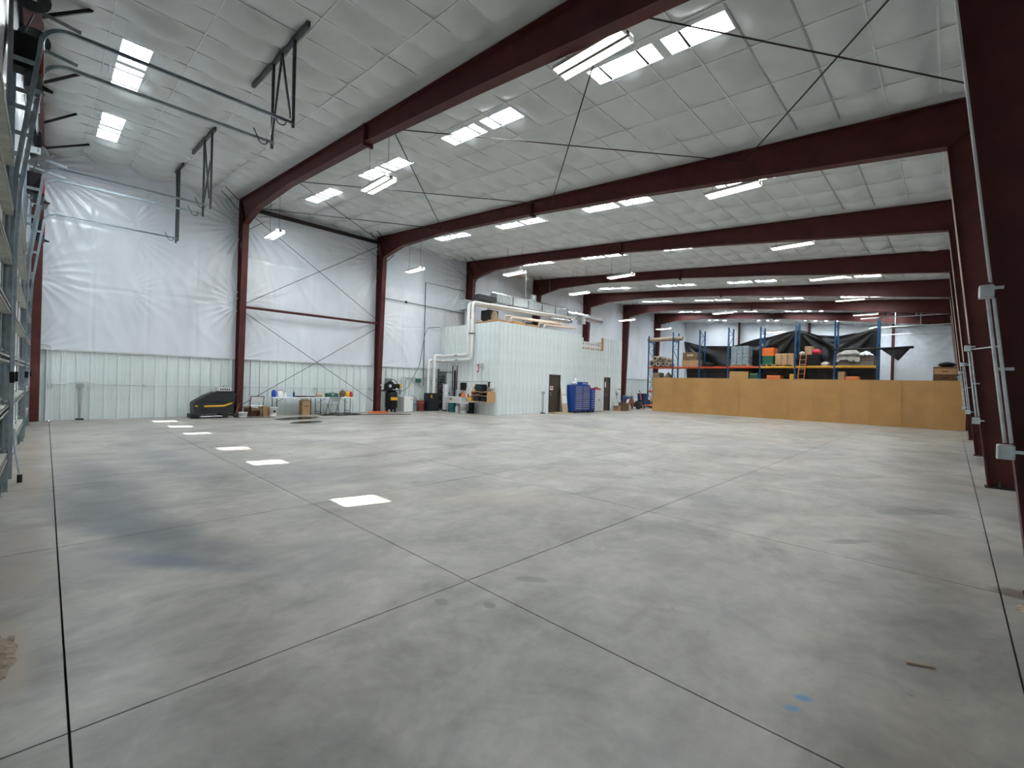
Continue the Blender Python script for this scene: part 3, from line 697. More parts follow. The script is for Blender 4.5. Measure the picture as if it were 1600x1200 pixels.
def duct(label):
    o = thing('duct_run', label, 'duct', (-18.2, 17, 5.9))
    segs_ = lin(17.2, 23.6, 5)
    for a, b in zip(segs_[:-1], segs_[1:]):
        q = MB().box(-18.6, -18.05, a+.01, b-.01, 6.05, 6.5).build('duct_section', 'galv', o, W=True)
        MB().box(-18.62, -18.03, b-.02, b+.02, 6.03, 6.52).build('duct_flange', 'galv_dark', o, W=True)
    MB().tube([(-18.3, 17.0, 6.53), (-18.3, 23.6, 6.53)], .1, 12).build('insulated_pipe', 'foil', o, W=True)
    MB().tube([(-18.3, 23.6+i*.25, 6.27+.02*math.sin(i*2.1)) for i in range(18)], [.25+.015*(-1)**i for i in range(18)], 14).build('flexible_duct', 'foil', o, W=True)
    MB().tube([(-18.3, 23.9, 6.2), (-18.0, 23.9, 5.75), (-17.8, 23.3, 5.65), (-17.7, 21.4, 5.62)], .13, 12).build('branch_duct', 'foil', o, W=True)
    MB().box(-18.0, -17.6, 24.6, 25.0, 5.66, 5.72).box(-17.99, -17.61, 24.61, 24.99, 5.72, 6.1).build('register_box', 'galv', o, W=True)
    MB().box(-18.62, -18.05, 15.9, 17.2, 6.02, 6.28).build('end_plenum', 'galv_dark', o, W=True)
    MB().tube([(-18.32, 20.5, 6.6), (-18.32, 20.5, 6.95)], .2, 14).build('takeoff', 'foil', o, W=True)
    for y in (17.6, 19.8, 22.0, 24.2): MB().tube([(-18.3, y, 6.5), (-18.3, y, cz(-18.3)-.04)], .008, 5).build('hanger_wire', 'light_grey', o, W=True)
duct('galvanised ventilation duct hung above the office roof, foil end')
o = thing('plenum_box', 'square galvanised plenum on the wall above the office roof', 'plenum', (-19.6, 16.4, 5.6)); MB().bbox(-19.95, -19.3, 16.0, 16.8, 5.6, 6.15, .01).build('box', 'galv', o, W=True); MB().tube([(-19.6, 16.4, 3.77), (-19.6, 16.4, 5.6)], .12, 12).build('riser', 'galv', o, W=True)

def pipe(pts, r, name, m, label, cat, rad=.15, clips=(), n=10):
    """pipe with rounded elbows"""
    P_ = [Vector(p) for p in pts]; out = [P_[0]]
    for a, b, c in zip(P_[:-2], P_[1:-1], P_[2:]):
        d1, d2 = (b-a).normalized(), (c-b).normalized(); rr = min(rad, (b-a).length*.45, (c-b).length*.45)
        s_, e_ = b-d1*rr, b+d2*rr
        for t in (0, .25, .5, .75, 1): out.append(s_*(1-t)**2+b*2*t*(1-t)+e_*t*t)
    out.append(P_[-1])
    o = thing(name, label, cat, tuple(min(P_, key=lambda v: v.z)))
    MB().tube(out, r, n).build('pipe', m, o, W=True)
    for c in clips: MB().box(c[0]-r*1.6, c[0]+r*1.6, c[1]-r*1.4, c[1]+r*1.4, c[2]-.02, c[2]+.02).build('clip', 'galv_dark', o, W=True)
    return o
# white flue pipes from the boiler up the office end and over the roof
pipe([(-20.3, 14.4, .95), (-20.3, 14.4, 2.72), (-20.3, 15.25, 2.72), (-17.78, 15.25, 2.78), (-17.78, 15.25, 5.72), (-17.78, 24.0, 5.95)], .08, 'flue_pipe', 'pvc', 'white plastic flue pipe, the lower bend, climbing the office corner', 'pipe', .16, [(-18.9, 15.25, 2.75), (-17.78, 15.25, 4.1)])
pipe([(-20.0, 14.55, .95), (-20.0, 14.55, 2.98), (-20.0, 15.2, 2.98), (-18.02, 15.2, 3.02), (-18.02, 15.2, 5.66), (-18.02, 23.6, 5.85)], .08, 'flue_pipe', 'pvc', 'white plastic flue pipe, the upper bend, beside its twin', 'pipe', .16, [(-18.9, 15.2, 3.0)])
for k, (y, yy) in enumerate(((17.0, 21.8), (19.6, 23.2))):
    pipe([(-17.2+.15*k, y, 3.77), (-17.2+.15*k, y, 5.2-.1*k), (-17.3, yy, 5.35-.1*k)], .05, 'vent_pipe', 'pvc_warm', ['warm white vent pipe bending along the office roof near the cartons', 'warm white vent pipe bending along the office roof past the low furnace'][k], 'pipe')
    pipe([(-17.0+.15*k, y+.25, 3.77), (-17.0+.15*k, y+.25, 5.1-.1*k), (-17.1, yy, 5.25-.1*k)], .05, 'vent_pipe', 'pvc_warm', ['shorter warm white vent pipe paired beside the cartons on the office roof', 'shorter warm white vent pipe paired past the low furnace on the office roof'][k], 'pipe')
# boxes seen in the office parapet opening
for k in range(4):
    for t_ in (0, 1):
        o = carton(-16.66, -16.16, 22.44+.55*k, 22.96+.55*k, 3.76+.26*t_, 4.02+.26*t_, 'white printed carton in the office parapet opening, %s row, %s from the pine post' % (('lower', 'upper')[t_], ORD[3-k]), 'white', 'cartons in the parapet opening')
        for q in (-.14, .08): MB().box(.25, .253, q-.04, q+.04, .08, .17).build('print', 'black', o)
o = carton(-16.6, -16.2, 22.42, 22.85, 4.28, 4.5, 'single white carton on top of the stack in the parapet opening', 'white')
MB().box(-16.14, -16.10, 22.4, 24.66, 3.8, 3.86).solo('guard_rail', 'wood', 'pine rail across the bottom of the office parapet opening', 'rail')

# ------------------------------------------------------------------ tall wall: scrubber, folding tables and their clutter
def scrubber():
    o = thing('scrubber_machine', 'black walk-behind floor scrubber with yellow side stripes by the steel column', 'floor scrubber', (-19.85, 4.4, 0))
    MB().prism([(-.66, .16), (-.68, .56), (-.60, .62), (.60, .55), (.58, .16)], 0, -.33, .33).build('lower_body', 'dark_grey', o)
    MB().prism([(-.66, .60), (-.30, .84), (-.02, .97), (.60, .93), (.66, .88), (.62, .57), (-.55, .62)], 0, -.31, .31).build('tank', 'dark_grey', o)
    MB().prism([(.1, .97), (.62, .94), (.62, .99), (.1, 1.0)], 0, -.2, .2).build('lid', 'black', o)
    for s_ in (.331, -.337):
        MB().prism([(-.36, .42), (.26, .43), (.52, .53), (.54, .59), (.24, .485), (-.36, .475)], 0, s_, s_+.006).build('stripe', 'yellow', o)
        MB().prism([(-.64, .44), (-.55, .43), (-.55, .48), (-.64, .49)], 0, s_, s_+.006).build('stripe', 'yellow', o)
    MB().bbox(-.36, .36, -.75, -.45, .03, .16, .02).build('brush_deck', 'black', o)
    MB().box(-.42, .42, -.5, .2, .07, .10).build('side_skirt', 'light_grey', o)
    for x in (-.28, .28): MB().tube([(x-.04, .32, .13), (x+.04, .32, .13)], .13, 18).build('wheel', 'rubber', o)
    MB().tube([(-.42, .58, .07), (-.2, .74, .06), (.2, .74, .06), (.42, .58, .07)], .03, 8).build('squeegee', 'black', o)
    MB().tube([(-.25, .62, .86), (-.25, .76, .9), (.25, .76, .9), (.25, .62, .86)], .018, 8).build('handle_bar', 'black', o)
scrubber()
o = thing('vented_box', 'white slotted electrical box sitting on the floor scrubber', 'box', (-19.9, 4.75, 1.0)); MB().bbox(-.12, .12, -.2, .2, 0, .13, .01).build('case', 'white_plastic', o)
for k in range(5): MB().box(.12, .124, -.16+.07*k, -.12+.07*k, .03, .1).build('slot', 'dark_grey', o)

def folding_chair(x, y, rz, label, seatm, framem):
    o = thing('folding_chair', label, 'chair', (x, y, 0), rz, 'folding chairs')
    MB().bbox(-.21, .21, -.2, .2, .43, .46, .01).build('seat', seatm, o)
    MB().grid(lambda u, v: (-.2+.4*u, .25+.03*v-.03*math.sin(PI*u), .6+.2*v), 6, 3).grid(lambda u, v: (-.2+.4*u, .27+.03*v-.03*math.sin(PI*u), .6+.2*v), 6, 3).build('backrest', seatm, o)
    for s_ in (-.22, .22):
        MB().tube([(s_, -.26, 0), (s_, .0, .42), (s_, .3, .82)], .013, 8).build('front_leg', framem, o); MB().tube([(s_*.9, .28, 0), (s_*.9, -.05, .44)], .013, 8).build('rear_leg', framem, o)
    MB().tube([(-.22, .3, .82), (.22, .3, .82)], .013, 8).build('top_rail', framem, o); MB().tube([(-.2, .2, .1), (.2, .2, .1)], .01, 6).build('stretcher', framem, o)
folding_chair(-19.55, 5.78, -1.75, 'white-backed folding chair beside the steel column and cartons', 'white', 'black')
folding_chair(-19.35, 8.75, -1.6, 'grey metal folding chair pushed up to the folding table', 'grey', 'galv_dark')
def folding_table(y, label):
    o = thing('folding_table', label, 'table', (-20.05, y, 0), 0, 'folding tables')
    MB().bbox(-.38, .38, -.89, .89, .72, .76, .012).build('table_top', 'white', o)
    for s_ in (-.68, .68):
        for x in (-.28, .28): MB().tube([(x, s_, 0), (x, s_, .72)], .016, 8).build('leg', 'dark_grey', o)
        MB().tube([(-.28, s_, .12), (.28, s_, .12)], .012, 6).build('stretcher', 'dark_grey', o); MB().tube([(-.33, s_, .01), (.33, s_, .01)], .016, 6).build('foot', 'dark_grey', o)
        MB().tube([(0, s_, .5), (0, s_*.45, .72)], .01, 6).build('brace', 'dark_grey', o)
folding_table(7.28, 'white folding table holding the blue jug, over the tall carton'); folding_table(9.07, 'white folding table holding the green toolbox and yellow bottle')
def bottle(x, y, z, r, h, m, label, cap='white', name='bottle', cat='bottle'):
    o = thing(name, label, cat, (x, y, z)); MB().lathe([(r*.9, 0), (r, .02), (r, h*.7), (r*.45, h*.86), (r*.35, h*.92)], n=14).build('body', m, o); MB().lathe([(r*.4, h*.92), (r*.4, h)], n=10).build('cap', cap, o)
bottle(-20.0, 6.55, .76, .09, .33, 'blue_jug', 'tall blue jug on the white folding table', 'white')
bottle(-19.95, 6.77, .76, .11, .29, 'white_plastic', 'fat white jug next to the blue jug', 'red'); bottle(-20.05, 6.97, .76, .08, .22, 'white_plastic', 'small white jug with red cap next to the fat jug', 'red')
MB().grid(lambda u, v: (-20.1+.25*v, 7.07+.2*u, .765+.07*math.sin(PI*u)*math.sin(PI*v)*(1+.4*nz(u*5, v*5))), 10, 8).solo('rag', 'sky_cloth', 'crumpled light blue rag on the folding table', 'rag')
bottle(-20.0, 7.34, .76, .04, .25, 'deep_blue', 'slim dark spray bottle beside the blue rag', 'yellow')
def tray(x, y, w_, d, h, m, label, name='tool_tray', cat='tray'):
    o = thing(name, label, cat, (x, y, .76)); MB().bbox(-d/2, d/2, -w_/2, w_/2, 0, h, .01).build('case', m, o); MB().box(-d/2+.04, d/2-.04, -w_/2+.05, w_/2-.05, h, h+.01).build('inset', 'grey', o)
tray(-19.95, 7.62, .42, .3, .05, 'black', 'flat black tray beside the slim spray bottle'); tray(-20.0, 8.08, .3, .25, .04, 'black', 'small flat black tray above the tall carton')
def sack(x, y, z, rx, ry, h, m, label, name, cat):
    MB().grid(lambda u, v: (x+rx*math.cos(2*PI*u)*(math.sin(PI*(.12+.88*v))**.6)*(1+.12*math.sin(9*u*2*PI)*v), y+ry*math.sin(2*PI*u)*(math.sin(PI*(.12+.88*v))**.6), z+h*v*(1+.1*nz(u*4, v*4))), 20, 8).solo(name, m, label, cat)
sack(-20.0, 8.42, .76, .13, .16, .2, 'tan', 'small brown paper sack on the folding table', 'paper_sack', 'sack')
o = thing('toolbox', 'dark green toolbox with handle on the folding table', 'toolbox', (-19.95, 8.95, .76)); MB().bbox(-.13, .13, -.26, .26, 0, .17, .015).build('case', 'green', o); MB().tube([(0, -.1, .16), (0, -.09, .21), (0, .09, .21), (0, .1, .16)], .012, 6).build('handle', 'black', o); MB().box(.13, .137, -.05, .05, .08, .13).build('latch', 'galv', o)
sack(-20.05, 9.5, .76, .13, .15, .32, 'cardboard_dark', 'dark brown paper bag standing beside the yellow bottle', 'paper_bag', 'bag')
bottle(-19.92, 9.68, .76, .09, .28, 'yellow', 'yellow oil bottle on the folding table', 'red'); bottle(-19.95, 9.86, .76, .075, .27, 'red', 'red oil bottle at the end of the folding table', 'yellow')
o = carton(-20.15, -19.77, 7.62, 8.0, 0, .62, 'tall brown carton of crumpled paper under the folding table', 'cardboard', None, False); MB().box(.191, .194, -.1, .06, .36, .39).build('print', 'black', o)
sack(-19.96, 7.81, .62, .16, .16, .13, 'white', 'crumpled white paper on top of the tall carton', 'packing_paper', 'paper')
carton(-20.15, -19.82, 6.02, 6.36, 0, .38, 'small brown carton on the floor between chair and white bucket', 'cardboard', None, False)
carton(-20.45, -20.0, 5.62, 5.98, 0, .3, 'open dark carton with raised flaps behind the white chair', 'cardboard_dark', None, True, .3)
def bucket(x, y, r, h, label, m='white_plastic', mark=None, z=0, name='bucket', cat='bucket'):
    o = thing(name, label, cat, (x, y, z)); MB().lathe([(r*.86, 0), (r*.98, h*.9), (r*1.05, h*.92), (r*1.05, h), (r*.95, h), (r*.93, h*.3), (0, h*.3)], n=22).build('shell', m, o)
    MB().tube([(r, 0, h*.9)]+[(r*1.06*math.cos(t), r*1.06*math.sin(t), h*(.9-.25*math.sin(t))) for t in lin(.1, PI-.1, 8)], .005, 5).build('handle', 'galv', o)
    if mark: MB().box(r*.92, r*.99, -.035, .035, h*.42, h*.66).build('print', mark, o)
bucket(-19.7, 6.45, .15, .37, 'tall white plastic bucket with dark print by the table leg', 'white_plastic', 'black'); bucket(-19.75, 5.36, .17, .19, 'low white tub on the floor at the column foot')
MB().tube([(-20.2, 5.2, .02), (-20.0, 5.3, .5)], .02, 6).solo('wood_offcut', 'wood', 'pine offcut leaning behind the floor scrubber', 'board')
# puddles
def puddle(cx, cy, a, b, rot, label):
    v = [(cx, cy, .004)]; n = 40
    for k in range(n):
        t = 2*PI*k/n; r = 1+.16*nz(math.cos(t)*2, math.sin(t)*2, cx); u, w_ = a*r*math.cos(t), b*r*math.sin(t)
        v.append((cx+u*math.cos(rot)-w_*math.sin(rot), cy+u*math.sin(rot)+w_*math.cos(rot), .003))
    MB().add(v, [(0, k+1, (k+1) % n+1) for k in range(n)], True).solo('puddle', 'puddle', label, 'puddle')
puddle(-18.25, 6.85, .95, .55, .5+PI/2, 'larger dark puddle in front of the folding table'); puddle(-16.5, 6.52, .62, .38, .5+PI/2, 'smaller dark puddle farther out from the folding table')
# cables and hose
def coil(cx, cy, r0, turns, th, m, label, name, cat, wob=.05, sy=1.):
    pts = [(cx+(r0+wob*math.sin(t*1.7))*math.cos(t), cy+sy*(r0+wob*math.cos(t*2.3))*math.sin(t), th+th*1.2*(i % 3)) for i, t in enumerate(lin(0, turns*2*PI, int(turns*16)))]
    MB().tube(pts, th, 5).solo(name, m, label, cat)
coil(-19.72, 11.15, .42, 5, .014, 'orange', 'tangled orange hose coiled at the column foot by the compressor', 'air_hose', 'hose', .14)
coil(-19.25, 9.1, .4, 3, .01, 'black', 'tangled dark cable on the floor before the folding table', 'loose_cable', 'cable', .2, 1.6)
MB().tube([(-19.2, 8.2, .012), (-18.9, 9.4, .012), (-18.8, 10.5, .012), (-18.4, 11.3, .012), (-18.1, 11.9, .012)], .012, 6).solo('loose_hose', 'dark_grey', 'straight dark hose lying on the floor toward the compressor', 'hose')
MB().tube([(-19.5, 5.0, .012), (-19.2, 5.6, .012), (-19.1, 6.3, .012)], .009, 5).solo('loose_wire', 'dark_grey', 'thin dark wire on the floor before the scrubber', 'wire')

# wall conduit
def jbox(o, x, y, z, sx=.03, sy=.055, sz=.06, m='galv', lid=True): MB().bbox(x-sx, x+sx, y-sy, y+sy, z-sz, z+sz, .006).build('junction_box', m, o, W=True)
o = thing('outlet_conduit', 'thin grey conduit with outlet boxes along the ribbed wall by the doors', 'conduit', (XL+.07, 2.4, 1.15))
MB().tube([(XL+.07, .1, 1.16), (XL+.07, .4, 1.15), (XL+.07, .62, 1.22), (XL+.07, .72, 1.24), (XL+.07, .95, 1.24), (XL+.07, 1.2, 1.16), (XL+.07, 5.25, 1.14)], .011, 6).build('conduit', 'light_grey', o, W=True)
MB().tube([(XL+.07, .1, 1.16), (XL+.07, .1, 2.35), (XL+.06, 0, 2.42), (XL+.06, -.3, 2.42)], .011, 6).build('drop', 'light_grey', o, W=True)
for y in (.1, 2.46, 4.95): jbox(o, XL+.08, y, 1.15)
o = thing('outlet_conduit', 'thin grey conduit with outlet boxes on the wall behind the folding tables', 'conduit', (XL+.07, 8.4, 1.13))
MB().tube([(XL+.07, 5.5, 1.14), (XL+.07, 11.35, 1.12)], .011, 6).build('conduit', 'light_grey', o, W=True)
for y in (5.65, 8.5, 11.2): jbox(o, XL+.08, y, 1.13)
o = thing('power_post', 'grey floor-standing power post with outlet box by the ribbed wall', 'post', (XL+.15, .8, 0)); MB().tube([(0, 0, .02), (0, 0, 1.1)], .035, 10).build('post', 'grey', o); MB().bbox(-.05, .05, -.09, .09, 1.06, 1.2, .008).build('outlet_box', 'grey', o); MB().bbox(-.1, .1, -.1, .1, 0, .05, .01).build('foot', 'dark_grey', o)
o = thing('service_conduit', 'dark conduit frame on the insulated wall above the air compressor', 'conduit', (XL+.12, 14.3, 2.3))
MB().tube([(XL+.12, 11.7, 5.72), (XL+.12, 17.1, 5.62)], .018, 6).build('conduit', 'dark_grey', o, W=True); MB().tube([(XL+.12, 14.3, 1.3), (XL+.12, 14.3, 6.95), (XL+.12, 17.0, 6.92)], .018, 6).build('conduit', 'dark_grey', o, W=True); jbox(o, XL+.12, 13.1, 5.7, m='dark_grey')
MB().tube([(XL+.16, 15.3, 4.62), (XL+.16, 14.5, 4.5), (XL+.16, 14.3, 4.1), (XL+.16, 14.0, 2.4), (XL+.18, 13.3, 1.2), (XL+.2, 12.6, .85), (XL+.2, 12.2, .9)], .014, 6).solo('power_cable', 'dark_grey', 'dark cable drooping down the wall to the air compressor', 'cable')

# compressor and boiler plant
def compressor(x, y):
    o = thing('air_compressor', 'black upright air compressor with yellow label beside the steel column', 'compressor', (x, y, 0))
    MB().lathe([(.05, .12), (.2, .14), (.29, .24), (.29, .95), (.2, 1.06), (.05, 1.09)], n=24).build('tank', 'black', o)
    for k in range(3): t = 2*PI*k/3+.4; MB().box(.22*math.cos(t)-.04, .22*math.cos(t)+.04, .22*math.sin(t)-.04, .22*math.sin(t)+.04, 0, .2).build('foot', 'black', o)
    MB().bbox(-.25, .25, -.42, .42, 1.06, 1.1, .01).build('platform', 'black', o)
    MB().bbox(-.14, .14, -.36, -.06, 1.1, 1.4, .02).build('pump_block', 'dark_grey', o)
    for s_ in (-.08, .08): 
        for k in range(4): MB().bbox(s_-.075, s_+.075, -.32, -.1, 1.4+.07*k, 1.445+.07*k, .01).build('cooling_fin', 'dark_grey', o)
    MB().tube([(-.12, .22, 1.27), (.18, .22, 1.27)], .14, 16).build('motor', 'black', o)
    MB().tube([(.16, -.2, 1.3), (.2, -.2, 1.3)], .24, 22).build('flywheel', 'black', o); MB().tube([(.18, -.2, 1.3), (.205, -.2, 1.3)], .08, 12).build('hub', 'light_grey', o)
    MB().tube([(.0, -.05, 1.6), (0, .15, 1.62), (.1, .35, 1.3), (.15, .38, .9), (.26, .2, .7)], .02, 8).build('discharge_pipe', 'copper_pipe', o)
    MB().box(.18, .292, -.17, .17, .6, .74).build('label_plate', 'yellow', o); MB().bbox(-.05, .1, .4, .52, 1.2, 1.42, .01).build('switch_box', 'yellow', o)
    MB().tube([(.26, .12, 1.16), (.29, .12, 1.16)], .05, 12).build('gauge', 'white', o)
compressor(-20.08, 12.05)
o = thing('column_hydrant', 'white valve with round gauge fixed to the column by the compressor', 'valve', (-20.3, 11.62, 1.0)); MB().tube([(-20.3, 11.62, 1.03), (-20.3, 11.9, 1.03)], .03, 8).build('pipe', 'white', o, W=True); MB().tube([(-20.2, 11.8, 1.32), (-20.12, 11.8, 1.32)], .09, 16).build('dial', 'white', o, W=True); MB().tube([(-20.3, 11.55, 1.32), (-20.15, 11.8, 1.32)], .035, 8).build('stub', 'white', o, W=True)
o = thing('dryer_cabinet', 'white square appliance cabinet beside the air compressor', 'cabinet', (-20.25, 12.98, 0)); MB().bbox(-.32, .30, -.27, .27, 0, .76, .015).build('cabinet', 'white', o); MB().box(.30, .306, -.24, .24, .05, .7).build('front_panel', 'white_plastic', o); MB().box(.306, .309, .1, .2, .6, .66).build('badge', 'yellow', o)
o = thing('pressure_tank', 'blue-grey round pressure tank between cabinet and red drum', 'tank', (-20.3, 13.46, 0)); MB().lathe([(.2, 0), (.21, .05), (.21, .62), (.15, .76), (.04, .8)], n=22).build('shell', 'tank_grey', o); MB().lathe([(.215, .34), (.215, .37)], n=22).build('band', 'dark_grey', o); MB().tube([(0, 0, .8), (0, 0, .86)], .025, 8).build('valve', 'galv', o)
o = thing('steel_drum', 'low rusty red drum between pressure tank and boiler', 'drum', (-20.38, 13.95, 0)); MB().lathe([(.24, 0), (.25, .02), (.24, .18), (.252, .2), (.24, .22), (.24, .38), (.252, .4), (.24, .42), (.25, .55), (.22, .55), (.22, .52), (0, .52)], n=22).build('shell', 'rust', o); MB().lathe([(.0, .53), (.06, .54), (.06, .56), (0, .56)], (.05, 0, 0), 10).build('bung', 'galv', o)
o = thing('boiler', 'dark grey boiler cabinet feeding the white flue pipes', 'boiler', (-20.12, 14.52, 0)); MB().bbox(-.3, .3, -.3, .3, 0, .95, .02).build('cabinet', 'dark_grey', o); MB().box(.3, .306, -.27, -.18, .7, .86).build('sticker', 'yellow', o); MB().box(.3, .304, -.2, .25, .1, .55).build('access_panel', 'dark_grey', o)
o = thing('water_cylinder', 'tall slim silver water cylinder by the manifold pipes', 'tank', (-19.5, 15.0, 0)); MB().lathe([(.17, 0), (.18, .03), (.18, 1.4), (.16, 1.44), (.03, 1.45)], n=24).build('shell', 'light_grey', o); MB().lathe([(.183, 0), (.183, .08)], n=24).build('base_ring', 'dark_grey', o); MB().tube([(.18, .05, .98), (.21, .06, .98)], .04, 10).build('thermostat', 'black', o)
o = thing('heating_manifold', 'black heating manifold of stacked pipes and valves behind the cylinder', 'manifold', (-19.95, 15.3, 0))
MB().box(-20.66, -19.98, 15.385, 15.40, .1, 2.1).build('back_board', 'grey', o, W=True)
for k in range(12):
    z = .2+.15*k; MB().tube([(-20.62, 15.3, z), (-20.0, 15.3, z)], .022, 6).build('branch_pipe', 'copper_pipe', o, W=True); MB().lathe([(.0, -.05), (.055, -.05), (.055, .05), (0, .05)], (-20.25+.12*(k % 3-1), 15.28, z), 8).build('valve', 'black', o, W=True)
for x, z0, z1 in ((-20.58, .1, 2.3), (-20.04, .1, 2.0)): MB().tube([(x, 15.27, z0), (x, 15.27, z1)], .03, 8).build('header', 'copper_pipe', o, W=True)
MB().tube([(-19.35, 15.3, 1.2), (-19.35, 15.3, 2.45), (-18.98, 15.3, 2.45), (-18.98, 15.3, 1.2), (-19.3, 15.3, 1.15)], .03, 8).build('loop_pipe', 'copper_pipe', o, W=True)
MB().tube([(-19.2, 15.33, .6), (-19.2, 15.33, 2.2)], .05, 8).build('riser', 'black', o, W=True); MB().tube([(-20.58, 15.27, 2.1), (-19.35, 15.3, 2.1)], .025, 8).build('feed_pipe', 'copper_pipe', o, W=True)
for k, (pts, lab) in enumerate(((((XL+.1, 12.95, .78), (XL+.1, 12.95, 1.75), (XL+.1, 14.4, 1.72), (-20.4, 15.35, 1.72)), 'grey wall conduit arching over the white appliance cabinet'), (((XL+.12, 13.2, .9), (XL+.12, 13.2, 1.68), (XL+.12, 14.2, 1.62), (-20.4, 15.33, 1.6)), 'second grey wall conduit arching over the pressure tank'))):
    pipe(pts, .02, 'conduit_pipe', 'grey', lab, 'pipe', .12)
pipe([(-19.6, 15.36, 1.58), (-16.6, 15.36, 1.66), (-16.55, 15.36, 1.2)], .016, 'conduit_pipe', 'grey', 'grey conduit running along the office end above the sink', 'pipe', .1)
o = thing('alarm_panel', 'small green control box on the wall above the pressure tank', 'control box', (XL+.16, 13.95, 1.5)); MB().bbox(-.04, .05, -.16, .16, 0, .2, .008).build('case', 'green', o); MB().tube([(.03, 0, -.02), (.03, .1, -.2), (.05, .3, -.35)], .01, 5).build('lead', 'dark_grey', o)
# sink and end wall fittings
def sink():
    o = thing('utility_sink', 'white plastic utility sink on legs against the office end', 'sink', (-18.55, 15.05, 0))
    MB().box(-.62, .62, -.28, -.25, .5, .8).box(-.62, .62, .25, .28, .5, .8).box(-.62, -.59, -.25, .25, .5, .8).box(.59, .62, -.25, .25, .5, .8).box(-.59, .59, -.25, .25, .5, .53).build('basin', 'white_plastic', o)
    MB().box(-.66, .66, -.32, -.28, .77, .81).box(-.66, .66, .28, .31, .77, .81).box(-.66, -.62, -.28, .28, .77, .81).box(.62, .66, -.28, .28, .77, .81).build('rim', 'white_plastic', o)
    for x in (-.56, .56):
        for y in (-.22, .22): MB().tube([(x, y, 0), (x, y, .5)], .02, 8).build('leg', 'white_plastic', o)
    MB().tube([(0, .28, .8), (0, .28, 1.0), (0, .15, 1.05), (0, .08, .98)], .015, 8).build('faucet', 'galv', o); MB().box(-.35, -.12, -.284, -.281, .62, .74).build('sticker', 'tan', o)
sink()
MB().box(-18.75, -17.75, 15.40, 15.43, .86, 1.3).solo('splash_board', 'white', 'white splash board on the wall above the sink', 'board')
o = thing('funnel', 'orange funnel standing on the back of the sink', 'funnel', (-18.42, 15.3, .81)); MB().lathe([(.12, 0), (.1, .08), (.03, .22), (.02, .3)], n=14).build('cone', 'orange', o); MB().lathe([(.125, 0), (.125, .02)], n=14).build('rim', 'orange', o)
for k, (x, m, h, l) in enumerate(((-18.75, 'black', .22, 'black spray can on the sink rim'), (-18.6, 'cardboard_dark', .25, 'brown bottle on the sink rim'), (-18.2, 'white_plastic', .2, 'white soap bottle on the sink rim'), (-18.05, 'red', .18, 'small red can on the sink rim'))): bottle(x, 15.32, .81, .04, h, m, l, 'black')
bucket(-18.85, 14.95, .19, .46, 'teal plastic bin under the sink', 'teal', None, 0, 'bin', 'bin'); bottle(-18.45, 14.95, 0, .1, .4, 'white_plastic', 'white jug standing under the sink', 'white'); bucket(-17.85, 14.85, .2, .52, 'grey-white waste bin in front of the sink', 'light_grey', None, 0, 'waste_bin', 'bin'); bucket(-17.5, 15.1, .15, .55, 'narrow black waste bin beneath the wooden wall shelf', 'black', None, 0, 'waste_bin', 'bin')
o = thing('broom', 'broom with red handle leaning behind the waste bin', 'broom', (-17.72, 15.15, 0)); MB().tube([(0, 0, .1), (.02, .22, 1.35)], .013, 6).build('handle', 'red', o); MB().bbox(-.14, .14, -.03, .03, 0, .12, .01).build('brush', 'black', o)
o = thing('towel_dispenser', 'black paper towel dispenser on the office end', 'dispenser', (-18.48, 15.36, 1.16)); MB().bbox(-.16, .16, -.12, .1, 0, .4, .03).build('case', 'black', o); MB().box(-.1, .1, -.125, -.12, .02, .06).build('slot', 'dark_grey', o)
def extinguisher(x, y, z, label):
    o = thing('fire_extinguisher', label, 'extinguisher', (x, y, z)); MB().lathe([(.06, 0), (.065, .02), (.065, .32), (.03, .38), (.02, .4)], n=14).build('cylinder', 'red', o); MB().box(-.02, .06, -.015, .015, .4, .46).build('valve', 'black', o); MB().tube([(.03, 0, .42), (.09, 0, .38), (.085, 0, .15)], .01, 6).build('hose', 'black', o); MB().box(-.05, .05, -.068, -.06, .12, .24).build('instruction_label', 'white', o)
extinguisher(-17.5, 15.33, 1.04, 'red fire extinguisher on the office end beside the wooden shelf')
o = thing('plywood_shelf', 'open-fronted plywood wall shelf box at the office corner', 'shelf', (-16.7, 15.15, .63))
MB().box(-.6, .6, -.27, .27, 0, .03).build('bottom', 'wood', o); MB().box(-.6, .6, -.27, .27, .48, .51).build('top', 'wood', o); MB().box(.57, .6, -.27, .27, .03, .48).build('side', 'wood', o); MB().box(-.6, -.57, -.27, .27, .03, .48).build('side', 'wood', o); MB().box(-.57, .57, -.25, .25, .3, .32).build('middle_board', 'wood', o); MB().box(-.57, .57, .25, .27, .03, .48).build('back', 'wood', o); MB().box(-1.0, -.6, -.25, .27, 0, .03).build('side_plank', 'wood', o)
MB().tube([(-.45, .1, -.3), (-.45, .1, 0)], .02, 6).build('bracket', 'galv', o)
for k, (x, l) in enumerate(((-16.95, 'black box in the lower tier of the wall shelf'), (-16.45, 'black speaker in the lower tier of the wall shelf'))): o = thing('stereo_unit', l, 'electronics', (x, 15.1, .66)); MB().bbox(-.2, .2, -.18, .14, 0, .2, .01).build('case', 'black', o); MB().tube([(0, -.18, .1), (0, -.185, .1)], .06, 12).build('dial', 'dark_grey', o)
o = thing('radio', 'flat black receiver in the upper tier of the wall shelf', 'electronics', (-16.8, 15.1, .95)); MB().bbox(-.28, .28, -.18, .14, 0, .1, .01).build('case', 'black', o); MB().box(-.2, .1, -.184, -.18, .03, .07).build('display', 'tank_grey', o)
